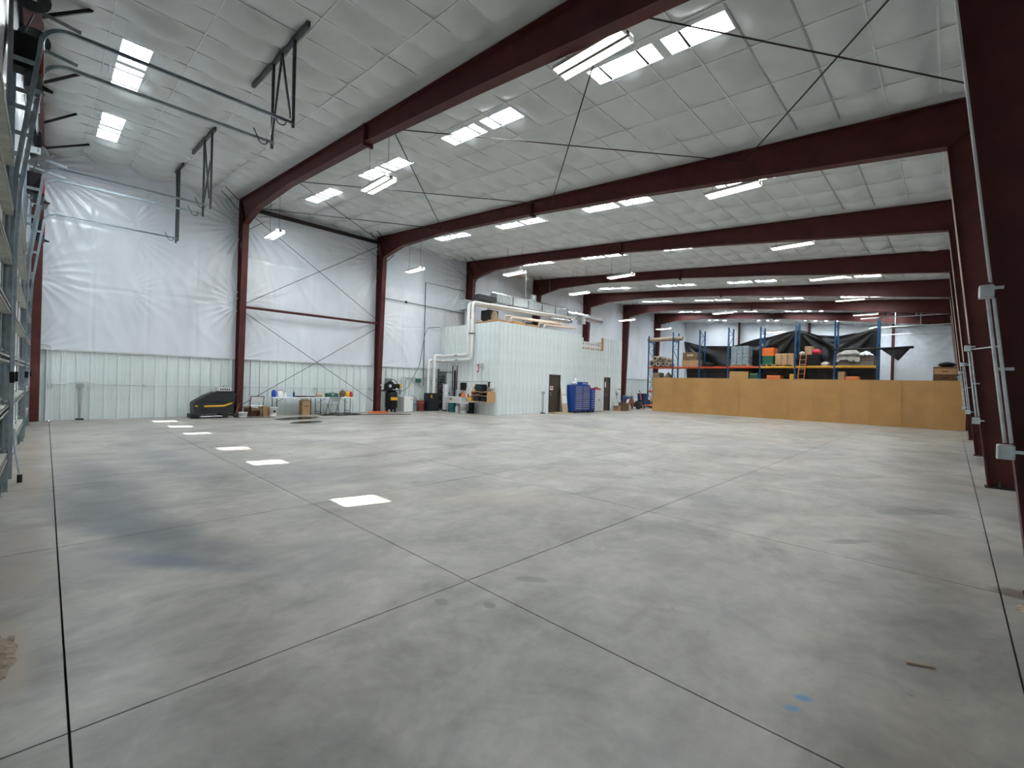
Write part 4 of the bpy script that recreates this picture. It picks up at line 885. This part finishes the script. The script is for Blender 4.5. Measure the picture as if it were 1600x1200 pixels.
o = thing('monitor', 'small blue-black monitor on top of the wall shelf', 'monitor', (-16.85, 15.12, 1.14)); MB().bbox(-.26, .26, -.16, .18, .02, .36, .02).build('case', 'black', o); MB().box(-.22, .22, -.166, -.16, .06, .32).build('screen', 'screen', o); MB().box(-.12, .12, -.1, .1, 0, .02).build('foot', 'black', o)
o = thing('binder', 'yellow box standing beside the monitor on the wall shelf', 'box', (-17.2, 15.15, 1.14)); MB().bbox(-.06, .06, -.1, .12, 0, .36, .006).build('case', 'yellow', o); MB().box(-.04, .04, -.104, -.1, .1, .25).build('print', 'black', o)
o = thing('telephone', 'white wall phone near the office corner above the shelf', 'phone', (-16.32, 15.37, 1.32)); MB().bbox(-.1, .1, -.06, .07, 0, .28, .015).build('base', 'white_plastic', o); MB().bbox(-.22, -.1, -.07, .05, .05, .32, .02).build('handset', 'black', o)
o = thing('tool_case', 'yellow tool case on the side plank of the wall shelf', 'case', (-17.5, 15.1, .66)); MB().bbox(-.17, .17, -.13, .13, 0, .16, .02).build('case', 'yellow', o); MB().tube([(-.06, 0, .15), (-.05, 0, .2), (.05, 0, .2), (.06, 0, .15)], .012, 6).build('handle', 'black', o)
o = thing('emergency_light', 'two-headed emergency light on the office end with vertical conduit', 'light', (-17.12, 15.38, 2.4)); MB().bbox(-.09, .09, -.05, .06, 0, .14, .01).build('case', 'light_grey', o)
for s_ in (-.08, .08): MB().tube([(s_, -.04, .18), (s_, -.12, .2)], [.05, .06], 12).build('lamp_head', 'white', o)
MB().tube([(0, .03, 0), (0, .03, -1.1)], .01, 6).build('conduit', 'grey', o)
MB().box(-17.52, -17.38, 15.405, 15.42, 2.12, 2.52).solo('safety_sign', 'red', 'narrow red and white safety sign beside the emergency light', 'sign'); bpy.data.objects['safety_sign'].children
q = MB().box(-.05, .05, -.011, -.008, .06, .34).build('print', 'white', bpy.data.objects['safety_sign'])

# ------------------------------------------------------------------ along the office front
o = thing('power_post', 'grey power post standing against the office front', 'post', (OX+.12, 18.8, 0)); MB().tube([(0, 0, .02), (0, 0, 1.1)], .035, 10).build('post', 'grey', o); MB().bbox(-.05, .05, -.08, .08, 1.05, 1.19, .008).build('outlet_box', 'grey', o); MB().bbox(-.1, .1, -.1, .1, 0, .05, .01).build('foot', 'dark_grey', o)
o = thing('leaning_panel', 'white printed panels with wood edge leaning beside the blue tool chest', 'panel', (OX+.2, 20.72, 0))
MB().bar((.12, -.2, .0), (-.1, -.2, 1.5), .03, .5, up=(0, 1, 0)).build('board', 'wood', o)
for k in range(3): MB().bar((.14-.072*k, -.2, .03+.5*k), (.07-.072*k, -.2, .5+.5*k), .03, .46, up=(0, 1, 0)).build('sheet', ['tan', 'white', 'white'][k], o)
def tool_chest(y0, y1, h, cols, rows, label, depth=.55, m='tool_blue'):
    o = thing('tool_chest', label, 'tool chest', (OX+.35, (y0+y1)/2, 0)); w_ = y1-y0
    MB().bbox(-depth/2, depth/2, -w_/2, w_/2, .1, h, .01).build('cabinet', m, o)
    for s_ in (-1, 1):
        for t in (-.2, .2): MB().tube([(t-.02, s_*(w_/2-.08), .05), (t+.02, s_*(w_/2-.08), .05)], .05, 12).build('caster', 'rubber', o)
    for c in range(cols):
        cw = (w_-.12)/cols
        for r in range(rows):
            z0 = .16+(h-.24)*r/rows; z1 = .16+(h-.24)*(r+1)/rows-.015; ya = -w_/2+.06+cw*c
            d = MB().box(depth/2, depth/2+.015, ya+.02, ya+cw-.02, z0, z1).build('drawer', 'deep_blue' if (r*3+c) % 4 == 0 else m, o)
            MB().box(depth/2+.015, depth/2+.03, ya+.04, ya+cw-.04, z1-.03, z1-.008).build('handle', 'light_grey', d)
    return o
tool_chest(20.95, 22.5, 1.6, 2, 12, 'large blue tool chest with two columns of drawers against the office')
tool_chest(22.56, 23.0, 1.38, 1, 8, 'narrow blue tool chest beside the pale steel cabinet')
o = thing('toolbox', 'blue hinged toolbox on top of the large tool chest', 'toolbox', (OX+.3, 22.12, 1.6)); MB().bbox(-.2, .2, -.33, .33, 0, .18, .02).build('case', 'tool_blue', o)
for k in range(4): MB().box(.2, .21, -.25+.14*k, -.17+.14*k, .06, .12).build('latch', 'light_grey', o)
sack(OX+.3, 21.35, 1.6, .15, .22, .2, 'light_grey', 'grey rag heap on the large blue tool chest', 'rag_heap', 'rags'); bottle(OX+.25, 21.5, 1.78, .09, .26, 'white_plastic', 'white jug with red cap on the large blue tool chest', 'red')
bottle(OX+.3, 22.7, 1.38, .07, .25, 'yellow', 'yellow can on the narrow blue tool chest', 'black'); bottle(OX+.3, 22.88, 1.38, .06, .2, 'black', 'black can on the narrow blue tool chest', 'black')
o = thing('steel_cabinet', 'pale grey single-door steel cabinet beside the narrow brown door', 'cabinet', (OX+.32, 23.5, 0)); MB().bbox(-.25, .25, -.43, .43, .05, 1.34, .01).build('body', 'light_grey', o); MB().box(.25, .262, -.4, .4, .1, 1.3).build('door', 'light_grey', o); MB().box(.262, .285, -.03, .03, .68, .76).build('handle', 'galv_dark', o)
for s_ in (-.36, .36): MB().tube([(.15, s_, 0), (.15, s_, .06)], .03, 8).build('foot', 'red', o)
o = thing('tool_tray', 'red tray of tools on the pale steel cabinet', 'tray', (OX+.32, 23.5, 1.34)); MB().bbox(-.18, .18, -.35, .35, 0, .1, .03).build('tray', 'red', o); MB().tube([(0, -.2, .1), (0, .2, .14)], .03, 8).build('tool', 'dark_grey', o)
o = thing('towel_dispenser', 'white paper towel dispenser at the far end of the office front', 'dispenser', (OX+.1, 26.5, 1.15)); MB().bbox(-.08, .1, -.14, .14, 0, .32, .02).build('case', 'white_plastic', o); MB().box(.1, .104, -.1, .1, .2, .26).build('sight_glass', 'black', o); MB().box(.0, .08, -.1, .1, -.16, 0).build('towel', 'white', o)

# clutter beyond the office
carton(-15.6, -15.1, 26.05, 26.6, 0, .5, 'battered brown carton on the floor at the office end', 'cardboard_dark', None, True, .2)
carton(-15.75, -15.35, 25.68, 25.95, .0, .32, 'flattened brown carton beside the narrow brown door', 'cardboard', None, False, .1)
sack(-15.5, 27.05, 0, .22, .25, .45, 'light_grey', 'small pale rubbish sack at the office end', 'rubbish_sack', 'sack')
def drum(x, y, m, label):
    o = thing('plastic_drum', label, 'drum', (x, y, 0)); MB().lathe([(.27, 0), (.29, .03), (.28, .28), (.3, .3), (.28, .33), (.28, .57), (.3, .6), (.28, .63), (.29, .86), (.25, .88), (0, .88)], n=20).build('shell', m, o); MB().lathe([(0, .88), (.04, .885), (.04, .91), (0, .91)], (.12, 0, 0), 8).build('bung', 'white', o)
drum(-16.6, 28.9, 'rack_blue', 'blue plastic drum nearest the office end'); drum(-17.3, 30.4, 'rack_blue', 'blue plastic drum beside the orange hand truck'); drum(-18.3, 31.2, 'deep_blue', 'dark blue drum against the tall wall past the office')
def hand_truck(x, y, m, label, rz=0):
    o = thing('hand_truck', label, 'hand truck', (x, y, 0), rz)
    for s_ in (-.2, .2): MB().tube([(s_, 0, .1), (s_, -.15, 1.1), (s_*.9, -.2, 1.25)], .016, 8).build('rail', m, o); MB().tube([(s_*1.2-.03, -.08, .12), (s_*1.2+.03, -.08, .12)], .12, 16).build('wheel', 'rubber', o)
    for z in (.25, .55, .85): MB().tube([(-.2, -.15*z, z), (.2, -.15*z, z)], .012, 6).build('crossbar', m, o)
    MB().box(-.24, .24, 0, .26, .02, .03).build('toe_plate', m, o); MB().tube([(-.18, -.2, 1.25), (-.12, -.24, 1.32), (.12, -.24, 1.32), (.18, -.2, 1.25)], .016, 8).build('handle', 'black', o)
hand_truck(-16.5, 30.9, 'orange', 'orange hand truck among the blue drums', -1.2); hand_truck(-16.15, 27.6, 'black', 'black hand truck leaning at the office end', -.9)
def pallet_jack(): 
    o = thing('rolling_cart', 'orange flat cart with a loop handle by the blue drums', 'cart', (-16.4, 32.1, 0)); MB().bbox(-.35, .35, -.6, .6, .18, .24, .02).build('deck', 'orange', o)
    for x in (-.28, .28):
        for y in (-.5, .5): MB().tube([(x-.02, y, .09), (x+.02, y, .09)], .09, 14).build('caster', 'rubber', o)
    MB().tube([(-.3, .58, .24), (-.3, .62, .95), (.3, .62, .95), (.3, .58, .24)], .018, 8).build('handle', 'orange', o)
pallet_jack()
o = thing('wheeled_bin', 'dark blue wheeled bin at the foot of the rack', 'bin', (-17.9, 33.6, 0)); MB().prism([(-.26, .12), (.26, .12), (.32, 1.0), (-.32, 1.0)], 0, -.3, .3).build('tub', 'deep_blue', o); MB().bbox(-.33, .33, -.36, .36, 1.0, 1.06, .02).build('lid', 'deep_blue', o)
for x in (-.26, .26): MB().tube([(x-.03, .24, .12), (x+.03, .24, .12)], .12, 14).build('wheel', 'rubber', o)
o = thing('shop_vacuum', 'black and grey shop vacuum behind the black hand truck', 'vacuum', (-16.8, 27.9, 0)); MB().lathe([(.22, .1), (.24, .15), (.24, .5), (.26, .52), (.2, .7), (.08, .76)], n=18).build('tank', 'black', o); MB().tube([(.2, 0, .6), (.45, .1, .5), (.5, .2, .1), (.2, .4, .05)], .03, 8).build('hose', 'grey', o)
for k in range(3): t = 2*PI*k/3; MB().tube([(.2*math.cos(t)-.02, .2*math.sin(t), .05), (.2*math.cos(t)+.02, .2*math.sin(t), .05)], .05, 10).build('caster', 'rubber', o)
o = thing('hose_reel', 'red and white hose reel standing past the office end', 'reel', (-16.0, 28.2, 0)); MB().tube([(-.1, 0, .42), (.1, 0, .42)], .3, 20).build('coil', 'white', o)
for s_ in (-.13, .13): MB().tube([(s_-.01, 0, .42), (s_+.01, 0, .42)], .36, 20).build('flange', 'rust', o); MB().bar((s_*1.2, -.25, 0), (s_*1.2, 0, .42), .03, .03).bar((s_*1.2, .25, 0), (s_*1.2, 0, .42), .03, .03).build('stand', 'black', o)

def stool(x, y, m, label):
    o = thing('shop_stool', label, 'stool', (x, y, 0)); MB().lathe([(.17, .62), (.19, .64), (.19, .68), (.17, .7), (0, .7)], n=16).build('seat', m, o)
    for k in range(4): t = PI/4+k*PI/2; MB().tube([(.14*math.cos(t), .14*math.sin(t), .62), (.22*math.cos(t), .22*math.sin(t), 0)], .014, 6).build('leg', 'galv_dark', o)
    MB().tube(arc((0, 0, .25), .19, 0, 2*PI, 14, 'xy'), .01, 5).build('foot_ring', 'galv_dark', o)
stool(-15.45, 28.75, 'black', 'black round shop stool beside the hose reel'); stool(-16.9, 29.6, 'red', 'red-seated shop stool between the blue drums')
def washer(x, y, rz, m, label):
    o = thing('pressure_washer', label, 'pressure washer', (x, y, 0), rz); MB().bbox(-.2, .2, -.22, .22, .18, .48, .03).build('engine', m, o); MB().tube([(-.12, 0, .5), (.12, 0, .5)], .1, 12).build('fuel_tank', 'black', o)
    for s_ in (-.27, .27): MB().tube([(s_-.03, .1, .14), (s_+.03, .1, .14)], .14, 16).build('wheel', 'rubber', o)
    MB().tube([(-.2, .2, .2), (-.22, .45, .95), (.22, .45, .95), (.2, .2, .2)], .014, 6).build('handle', 'black', o); MB().tube([(.22, -.1, .3), (.34, -.3, .6), (.36, -.34, 1.15)], .012, 6).build('lance', 'black', o)
washer(-16.05, 29.3, -1.2, 'dark_grey', 'dark grey pressure washer with black handle past the hose reel'); washer(-17.0, 32.9, -.9, 'rack_blue', 'blue pressure washer near the orange flat cart')
for k, (x, y) in enumerate(((-17.6, 28.6), (-17.9, 29.7), (-18.2, 30.3))): MB().tube([(x, y, 0), (x+.1, y+.25, 1.55)], .018, 6).solo('long_pole', 'black', 'black long-handled tool leaning past the office, %s from the office end' % ORD[k], 'pole', 'long poles')
# ------------------------------------------------------------------ cardboard screen across the hall
pt = thing('cardboard_screen', 'long low tan cardboard screen wall standing across the hall', 'screen', (-7, 28.6, 0))
xe = [-14.5, -13.1, -11.75, -10.55, -9.1, -7.75, -6.5, -5.3, -4.1, -2.95, -1.75, -.6, .42]
for k, (a, b) in enumerate(zip(xe[:-1], xe[1:])):
    dy = .022*(-1)**k+.01*nz(k, 3)
    MB().grid(lambda u, v: (a-.03+(b-a+.06)*u, 28.6+dy-.02*math.sin(PI*u)*nz(k*2.2, v*2), (2.24+.006*nz(k, 1))*v), 8, 8).grid(lambda u, v: (a-.03+(b-a+.06)*u, 28.62+dy, 2.24*v), 1, 1).build('panel', 'cardboard_panel' if k % 2 else 'cardboard_b', pt, W=True)
for x in xe[::2]: MB().box(x-.04, x+.04, 28.68, 28.76, 0, 2.1).bar((x, 28.72, 2.0), (x, 29.5, .02), .06, .06).build('brace', 'crate_wood', pt, W=True)

# ------------------------------------------------------------------ pallet racks behind the screen
RX = [-18.29, -16.19, -14.05, -11.93, -9.78, -7.63, -5.44, -3.3]; RY0, RY1 = 35.15, 36.15
def rack(xs_, hts, bm, label, levels, skip=False):
    o = thing('pallet_rack', label, 'rack', (xs_[0], RY0, 0), 0, 'pallet racks')
    for i_, (x, h) in enumerate(zip(xs_, hts)):
        if skip and i_ == 0: continue
        up = MB().box(x-.045, x+.045, RY0-.04, RY0+.04, 0, h).box(x-.045, x+.045, RY1-.04, RY1+.04, 0, h)
        z = .2; k = 0
        while z < h-.3: up.bar((x, RY0, z), (x, RY1, z), .03, .03); up.bar((x, RY0 if k % 2 else RY1, z), (x, RY1 if k % 2 else RY0, min(z+.9, h-.1)), .03, .03); z += .9; k += 1
        up.build('upright', 'rack_blue', o, W=True)
    for z in levels:
        for a, b in zip(xs_[:-1], xs_[1:]):
            for y in (RY0-.03, RY1+.03): MB().box(a+.045, b-.045, y-.025, y+.025, z-.12, z).build('beam', bm, o, W=True)
            MB().box(a+.05, b-.05, RY0, RY1, z-.02, z).build('deck', 'crate_wood' if z > 3 else 'dark_grey', o, W=True)
    return o
rack(RX[:5], [5.85, 6.05, 6.1, 6.15, 6.05], 'rack_red', 'blue pallet rack with orange-red beams behind the cardboard screen', (1.3, 3.28))
rack(RX[4:], [6.05, 6.25, 6.2, 6.15], 'rack_yellow', 'blue pallet rack with yellow beams behind the cardboard screen', (1.3, 3.28), True)
D = 3.28
for k, (x, z, r, l) in enumerate(((-17.9, .28, .26, 0), (-17.4, .24, .22, 1), (-16.95, .24, .22, 0), (-17.65, .68, .22, 1), (-17.2, .64, .2, 0), (-16.6, .2, .18, 1), (-16.75, .58, .16, 1))):
    o = thing('carpet_roll', ['short dark brown carpet roll', 'short beige carpet roll'][l]+' heaped on the red-beam rack, '+['bottom at the rack end', 'bottom middle', 'bottom past the middle', 'resting on two others', 'top of the heap', 'small, at the upright', 'small, atop the upright end'][k], 'carpet roll', (x, RY0+.35, D+z-r), 0, 'carpet rolls on the rack')
    MB().tube([(0, -.45, r), (0, .55, r)], r, 16).build('roll', 'carpet_b' if l else 'carpet', o); MB().tube([(0, -.455, r), (0, -.452, r)], r*.45, 12).build('core', 'black', o)
o = thing('carpet_roll', 'long grey-brown carpet roll lying high across the rack end', 'carpet roll', (-17.0, RY0+.3, 5.38)); MB().tube([(-1.5, 0, .17), (1.45, 0, .19)], .17, 16).build('roll', 'carpet_b', o); MB().tube([(1.452, 0, .19), (1.456, 0, .19)], .07, 10).build('core', 'black', o)
for x in (-18.29, -16.19): MB().box(x-.04, x+.04, RY0, RY1, 5.3, 5.38).solo('roll_arm', 'rack_blue', 'short blue rack arm under the long carpet roll at the %s' % ('wall end' if x < -17 else 'second upright'), 'rack arm')
def stackbox(x0, x1, z0, z1, label, m, y0=RY0+.05, y1=RY0+.9, name='crate', cat='crate'):
    o = thing(name, label, cat, ((x0+x1)/2, (y0+y1)/2, z0)); hx, hy = (x1-x0)/2, (y1-y0)/2
    MB().bbox(-hx, hx, -hy, hy, 0, z1-z0, .02).build('body', m, o); return o, hx, hy
o, hx, hy = stackbox(-15.45, -14.15, D, D+.5, 'lower brown carton of the pair on the rack', 'cardboard', name='cardboard_box', cat='box')
o, hx, hy = stackbox(-15.4, -14.2, D+.5, D+1.12, 'upper dark brown carton with label on the rack', 'cardboard_dark', name='cardboard_box', cat='box'); MB().box(-.25, .25, -hy-.004, -hy, .32, .48).build('label_print', 'tan', o)
sack(-13.55, RY0+.45, D, .5, .4, .36, 'black', 'black bag slumped beside the brown cartons on the rack', 'bag', 'bag')
o = thing('wrapped_pallet', 'pallet of goods wrapped in blue-grey film on the rack', 'pallet', (-11.15, RY0+.5, D))
MB().box(-.62, .62, -.5, .5, 0, .04).box(-.62, .62, -.5, .5, .1, .13).box(-.6, -.5, -.5, .5, .04, .1).box(.5, .6, -.5, .5, .04, .1).build('pallet_base', 'crate_wood', o)
for r in range(5):
    for c in range(3): MB().bbox(-.6+.4*c+.01*nz(r, c), -.21+.4*c, -.48, .48, .13+.27*r, .395+.27*r, .03).build('bale', 'wrap', o)
stackbox(-9.66, -8.98, D+.12, D+.72, 'green plastic crate on the rack under the orange one', 'green'); stackbox(-9.7, -8.94, D+.72, D+1.28, 'orange plastic crate on top of the green one', 'orange')
def pallet(x0, x1, label):
    o = thing('pallet', label, 'pallet', ((x0+x1)/2, RY0+.45, D)); h = (x1-x0)/2
    for k in range(5): MB().box(-h, h, -.48+.2*k, -.36+.2*k, .09, .12).build('slat', 'crate_wood', o)
    for x in (-h+.05, 0, h-.05): MB().box(x-.04, x+.04, -.48, .44, 0, .09).build('runner', 'crate_wood', o)
pallet(-9.75, -8.93, 'wooden pallet under the green plastic crate'); pallet(-8.9, -7.72, 'wooden pallet under the slatted wooden crates')
for k in range(3):
    a = -8.85+.38*k; o, hx, hy = stackbox(a, a+.36, D+.12, D+.86, 'slatted pine crate on the rack pallet, %s of three from the orange crate' % ORD[k], 'crate_wood')
    for z in (.12, .36, .6): MB().box(-hx, hx, -hy-.02, -hy, z, z+.05).build('slat', 'wood', o)
# loose load past the crates
o, hx, hy = stackbox(-7.4, -6.3, D, D+.75, 'black storage chest heaped with clutter on the rack', 'black', name='storage_chest', cat='chest'); MB().box(-.5, .5, -hy-.02, -hy, .55, .6).build('rim', 'dark_grey', o)
stackbox(-7.1, -6.7, D+.75, D+1.3, 'tan carton on top of the black storage chest', 'cardboard', name='cardboard_box', cat='box')
sack(-6.5, RY0+.4, D+.75, .3, .28, .4, 'pink', 'bright pink cushion on the black storage chest', 'cushion', 'cushion'); sack(-7.3, RY0+.35, D+.75, .17, .2, .25, 'white', 'white cloth bundle on the black storage chest', 'cloth_bundle', 'cloth'); sack(-6.0, RY0+.4, D, .25, .3, .3, 'light_grey', 'grey bag at the foot of the black storage chest', 'bag', 'bag')
o, hx, hy = stackbox(-5.3, -3.45, D, D+.62, 'dark grey mattress on the yellow-beam rack', 'mattress', name='mattress', cat='mattress'); MB().box(-.92, .92, -hy-.008, -hy, .3, .32).build('piping', 'dark_grey', o)
MB().grid(lambda u, v: (-5.35+1.2*u, RY0-.05+.85*v, D+.64+.34*math.sin(PI*u)**.6*math.sin(PI*min(1, v+.1))**.5*(.8+.5*nz(u*3, v*3, 8))+.13*ridge(min(1, abs(nz(u*4, v*4, 2))*2.5), 2)-(.5*max(0, .12-v)/.12)), 28, 20).solo('blanket', 'blanket', 'crumpled grey moving blanket heaped on the mattress', 'blanket', org=(-4.75, RY0+.4, D+.62))
MB().grid(lambda u, v: (-4.3+.8*u, RY0+.05+.7*v, D+.63+.2*math.sin(PI*u)**.7*math.sin(PI*v)**.5+.1*ridge(min(1, abs(nz(u*4, v*4, 6))*2.5), 2)*math.sin(PI*u)), 20, 14).solo('blanket', 'light_grey', 'pale blanket bunched beside the grey one on the mattress', 'blanket', org=(-3.9, RY0+.4, D+.62))
# lower level, tops showing above the screen
L1 = 1.3
def lower(x0, x1, h, label, m, name, cat):
    o, hx, hy = stackbox(x0, x1, L1, L1+h, label, m, name=name, cat=cat); MB().box(-hx+.05, hx-.05, -hy-.006, -hy, h-.12, h-.08).build('band', 'tan', o)
lower(-11.85, -10.55, 1.62, 'wide tan carton on the lower rack under the wrapped pallet', 'cardboard_b', 'cardboard_box', 'box'); lower(-10.45, -9.9, 1.5, 'dark green case on the lower rack', 'green', 'case', 'case'); lower(-7.95, -7.7, 1.45, 'small yellow carton on the lower rack near the ladder', 'yellow', 'cardboard_box', 'box')
lower(-9.35, -8.5, 1.35, 'orange machine case on the lower rack', 'orange', 'machine_case', 'case'); lower(-5.25, -4.9, 1.6, 'brown carton on the lower rack under the mattress', 'cardboard', 'cardboard_box', 'box'); lower(-4.85, -4.2, 1.3, 'orange tool case on the lower rack under the mattress', 'orange', 'machine_case', 'case')
lower(-17.9, -17.3, 1.5, 'dark sack box on the lower rack at the wall end', 'carpet', 'box', 'box'); sack(-16.7, RY0+.4, L1, .4, .35, 1.55, 'carpet', 'brown sack standing on the lower rack at the wall end', 'sack', 'sack')
# ladder
o = thing('step_ladder', 'orange ladder with pale rungs leaning on the yellow-beam rack', 'ladder', (-7.45, RY0-.9, 0))
for s_ in (0, .37): MB().bar((s_, 0, 0), (s_*.9+.18, .72, 4.15), .03, .08, up=(0, 1, 0)).build('rail', 'orange', o)
for k in range(13): t = (k+.7)/13.2; MB().box(.18*t, .18*t+.37-.037*t, .72*t-.03, .72*t+.03, 4.15*t-.012, 4.15*t+.012).build('rung', 'light_grey', o)
# tarpaulin and cloth
def tarp_top(x):
    pts = [(-15.9, 5.4), (-14.2, 4.98), (-12.2, 4.9), (-10.1, 5.4), (-7.75, 5.85), (-6.5, 5.42), (-5.5, 5.32), (-4.5, 5.45), (-3.45, 5.75)]
    for (a, za), (b, zb) in zip(pts[:-1], pts[1:]):
        if x <= b: t = (x-a)/(b-a); t = t*t*(3-2*t)*.6+t*.4; return za+(zb-za)*t
    return 5.75
def tarp(u, v):
    x = -15.9+12.45*u; x0 = x+.5*(1-v)*(1-u)**4; zt = tarp_top(x); z = .3+(zt-.3)*v; d = 0
    for (cx, c_z, am) in ((-15.9, 5.4, .12), (-7.75, 5.85, .16), (-3.45, 5.75, .12)):
        dx, dz = x-cx, z-c_z; r = math.hypot(dx, dz)+.01; d += am*math.sin(15*math.atan2(dz, dx)+.6*nz(x, z))*min(1, r)*math.exp(-r/4)
    return (x0, RY1+.4+d+.06*nz(x*.8, z*.8), z)
MB().grid(tarp, 150, 50).solo('tarpaulin', 'tarp', 'large black plastic tarpaulin draped behind the pallet racks', 'tarpaulin')
o = thing('cloth_roll', 'rolled dark cloth on a pole hanging past the rack end', 'cloth', (-3.6, RY0-.15, 4.25)); MB().tube([(-1.95, 0, .06), (0, .01, .03), (1.95, 0, .07)], [.05, .05, .08], 10).build('roll', 'black', o)
MB().grid(lambda u, v: (.45+1.35*u, -.02+.04*math.sin(9*u)*v, .0-(.72*min(u/.62, (1-u)/.38))*v), 18, 10).build('hanging_corner', 'tarp', o)
MB().box(-.02, .02, 0, .06, -.1, .1).build('tie', 'dark_grey', o)
# right hand side behind the screen
o = thing('wood_cabinet', 'tall brown wooden drawer cabinet at the end of the screen', 'cabinet', (-.25, 30.2, 0)); MB().bbox(-.43, .43, -.3, .3, 0, 2.94, .01).build('case', 'dark_wood', o)
for k in range(9): 
    d = MB().box(-.4, .4, -.32, -.3, .1+.31*k, .38+.31*k).build('drawer', 'dark_wood' if k % 2 else 'wood', o); MB().box(-.12, .12, -.33, -.32, .22+.31*k, .25+.31*k).build('handle', 'black', d)
sack(-.2, 30.2, 2.94, .32, .22, .24, 'black', 'black bag on top of the wooden cabinet', 'bag', 'bag')

# overhead doors in the low side wall: tracks seen end on
def side_door(n, y0, y1, label):
    o = thing('door_%d' % n, label, 'overhead door', (XR-.1, y0, 0), 0, None, 'structure')
    for k in range(7): MB().box(XR-.12, XR-.07, y0, y1, .61*k+.004, .61*(k+1)-.004).build('section', 'door_skin', o, W=True)
    for y in (y0-.06, y1+.06):
        MB().tube([(XR-.18, y, .05), (XR-.18, y, 5.7), (XR-.3, y, 6.05), (XR-.6, y, 6.2), (-4.2, y, 6.2)], .035, 8).build('track', 'galv', o, W=True)
        for x in (-1.6, -2.9): MB().bar((x, y, 6.2), (x, y, cz(x)-.05), .05, .05).build('drop_angle', 'galv', o, W=True)
side_door(4, 35.5, 40.5, 'overhead door in the low side wall behind the wooden cabinet'); side_door(7, 41.4, 46.0, 'overhead door in the low side wall nearest the far end')

# electrical boxes and conduits on the tapered columns
def column_power(k, y):
    fx = lambda z: .48-.63*z/6.13
    o = thing('column_conduit', 'galvanised conduit with two junction boxes on the %s tapered column' % ORD[k], 'conduit', (.3, y-.1, 1.1), 0, 'column conduits')
    for z, s_ in ((2.42, .055), (1.15, .062)): b_ = MB().bbox(fx(z)-.04-s_, fx(z)-.04+s_*.6, y-.20, y-.09, z-s_*.9, z+s_*.9, .008).build('junction_box', 'galv', o, W=True)
    for dx in (0, .035): MB().tube([(fx(2.35)-.05+dx, y-.15, 2.36), (fx(1.22)-.05+dx, y-.15, 1.22)], .012, 8).build('conduit', 'galv', o, W=True)
    for z in (1.15, 1.8, 2.45): MB().box(fx(z)-.06, fx(z)+.05, y-.13, y-.105, z-.012, z+.012).build('strap_clamp', 'galv', o, W=True)
    MB().tube([(fx(2.5)-.02, y-.13, 2.5), (fx(6.0)-.02, y-.13, 6.0)], .011, 8).build('riser', 'pvc_warm' if k else 'light_grey', o, W=True)
    if k < 6: MB().tube([(.95, FR[k+1]-1.6, 2.40), (fx(2.35)+.0, FR[k+1]-.15, 2.40)], .011, 6).build('run', 'light_grey', o, W=True)
for k in range(6): column_power(k, FR[k])
# rough patches at the floor edge
def dirt(cx, cy, a, b, label):
    MB().grid(lambda u, v: (cx+a*(2*u-1), cy+b*(2*v-1), -.012+.05*(1-(2*u-1)**2-(2*v-1)**2+.9*nz(u*5, v*4, cx)*.6)), 24, 16).solo('sand_pile', 'dirt', label, 'sand')
dirt(-3.75, -.2, .35, .13, 'crumbled sandy patch at the foot of the nearest overhead door')
dirt(.48, 5.1, .12, .12, 'dark crumbled patch at the foot of the first tapered column')
for k, (x, y) in enumerate(((-.1, 3.58),)): MB().bar((x-.06, y-.03, .006), (x+.06, y+.03, .006), .012, .01).solo('wood_splinter', 'tan', 'pale wood splinter lying on the open concrete floor', 'splinter')
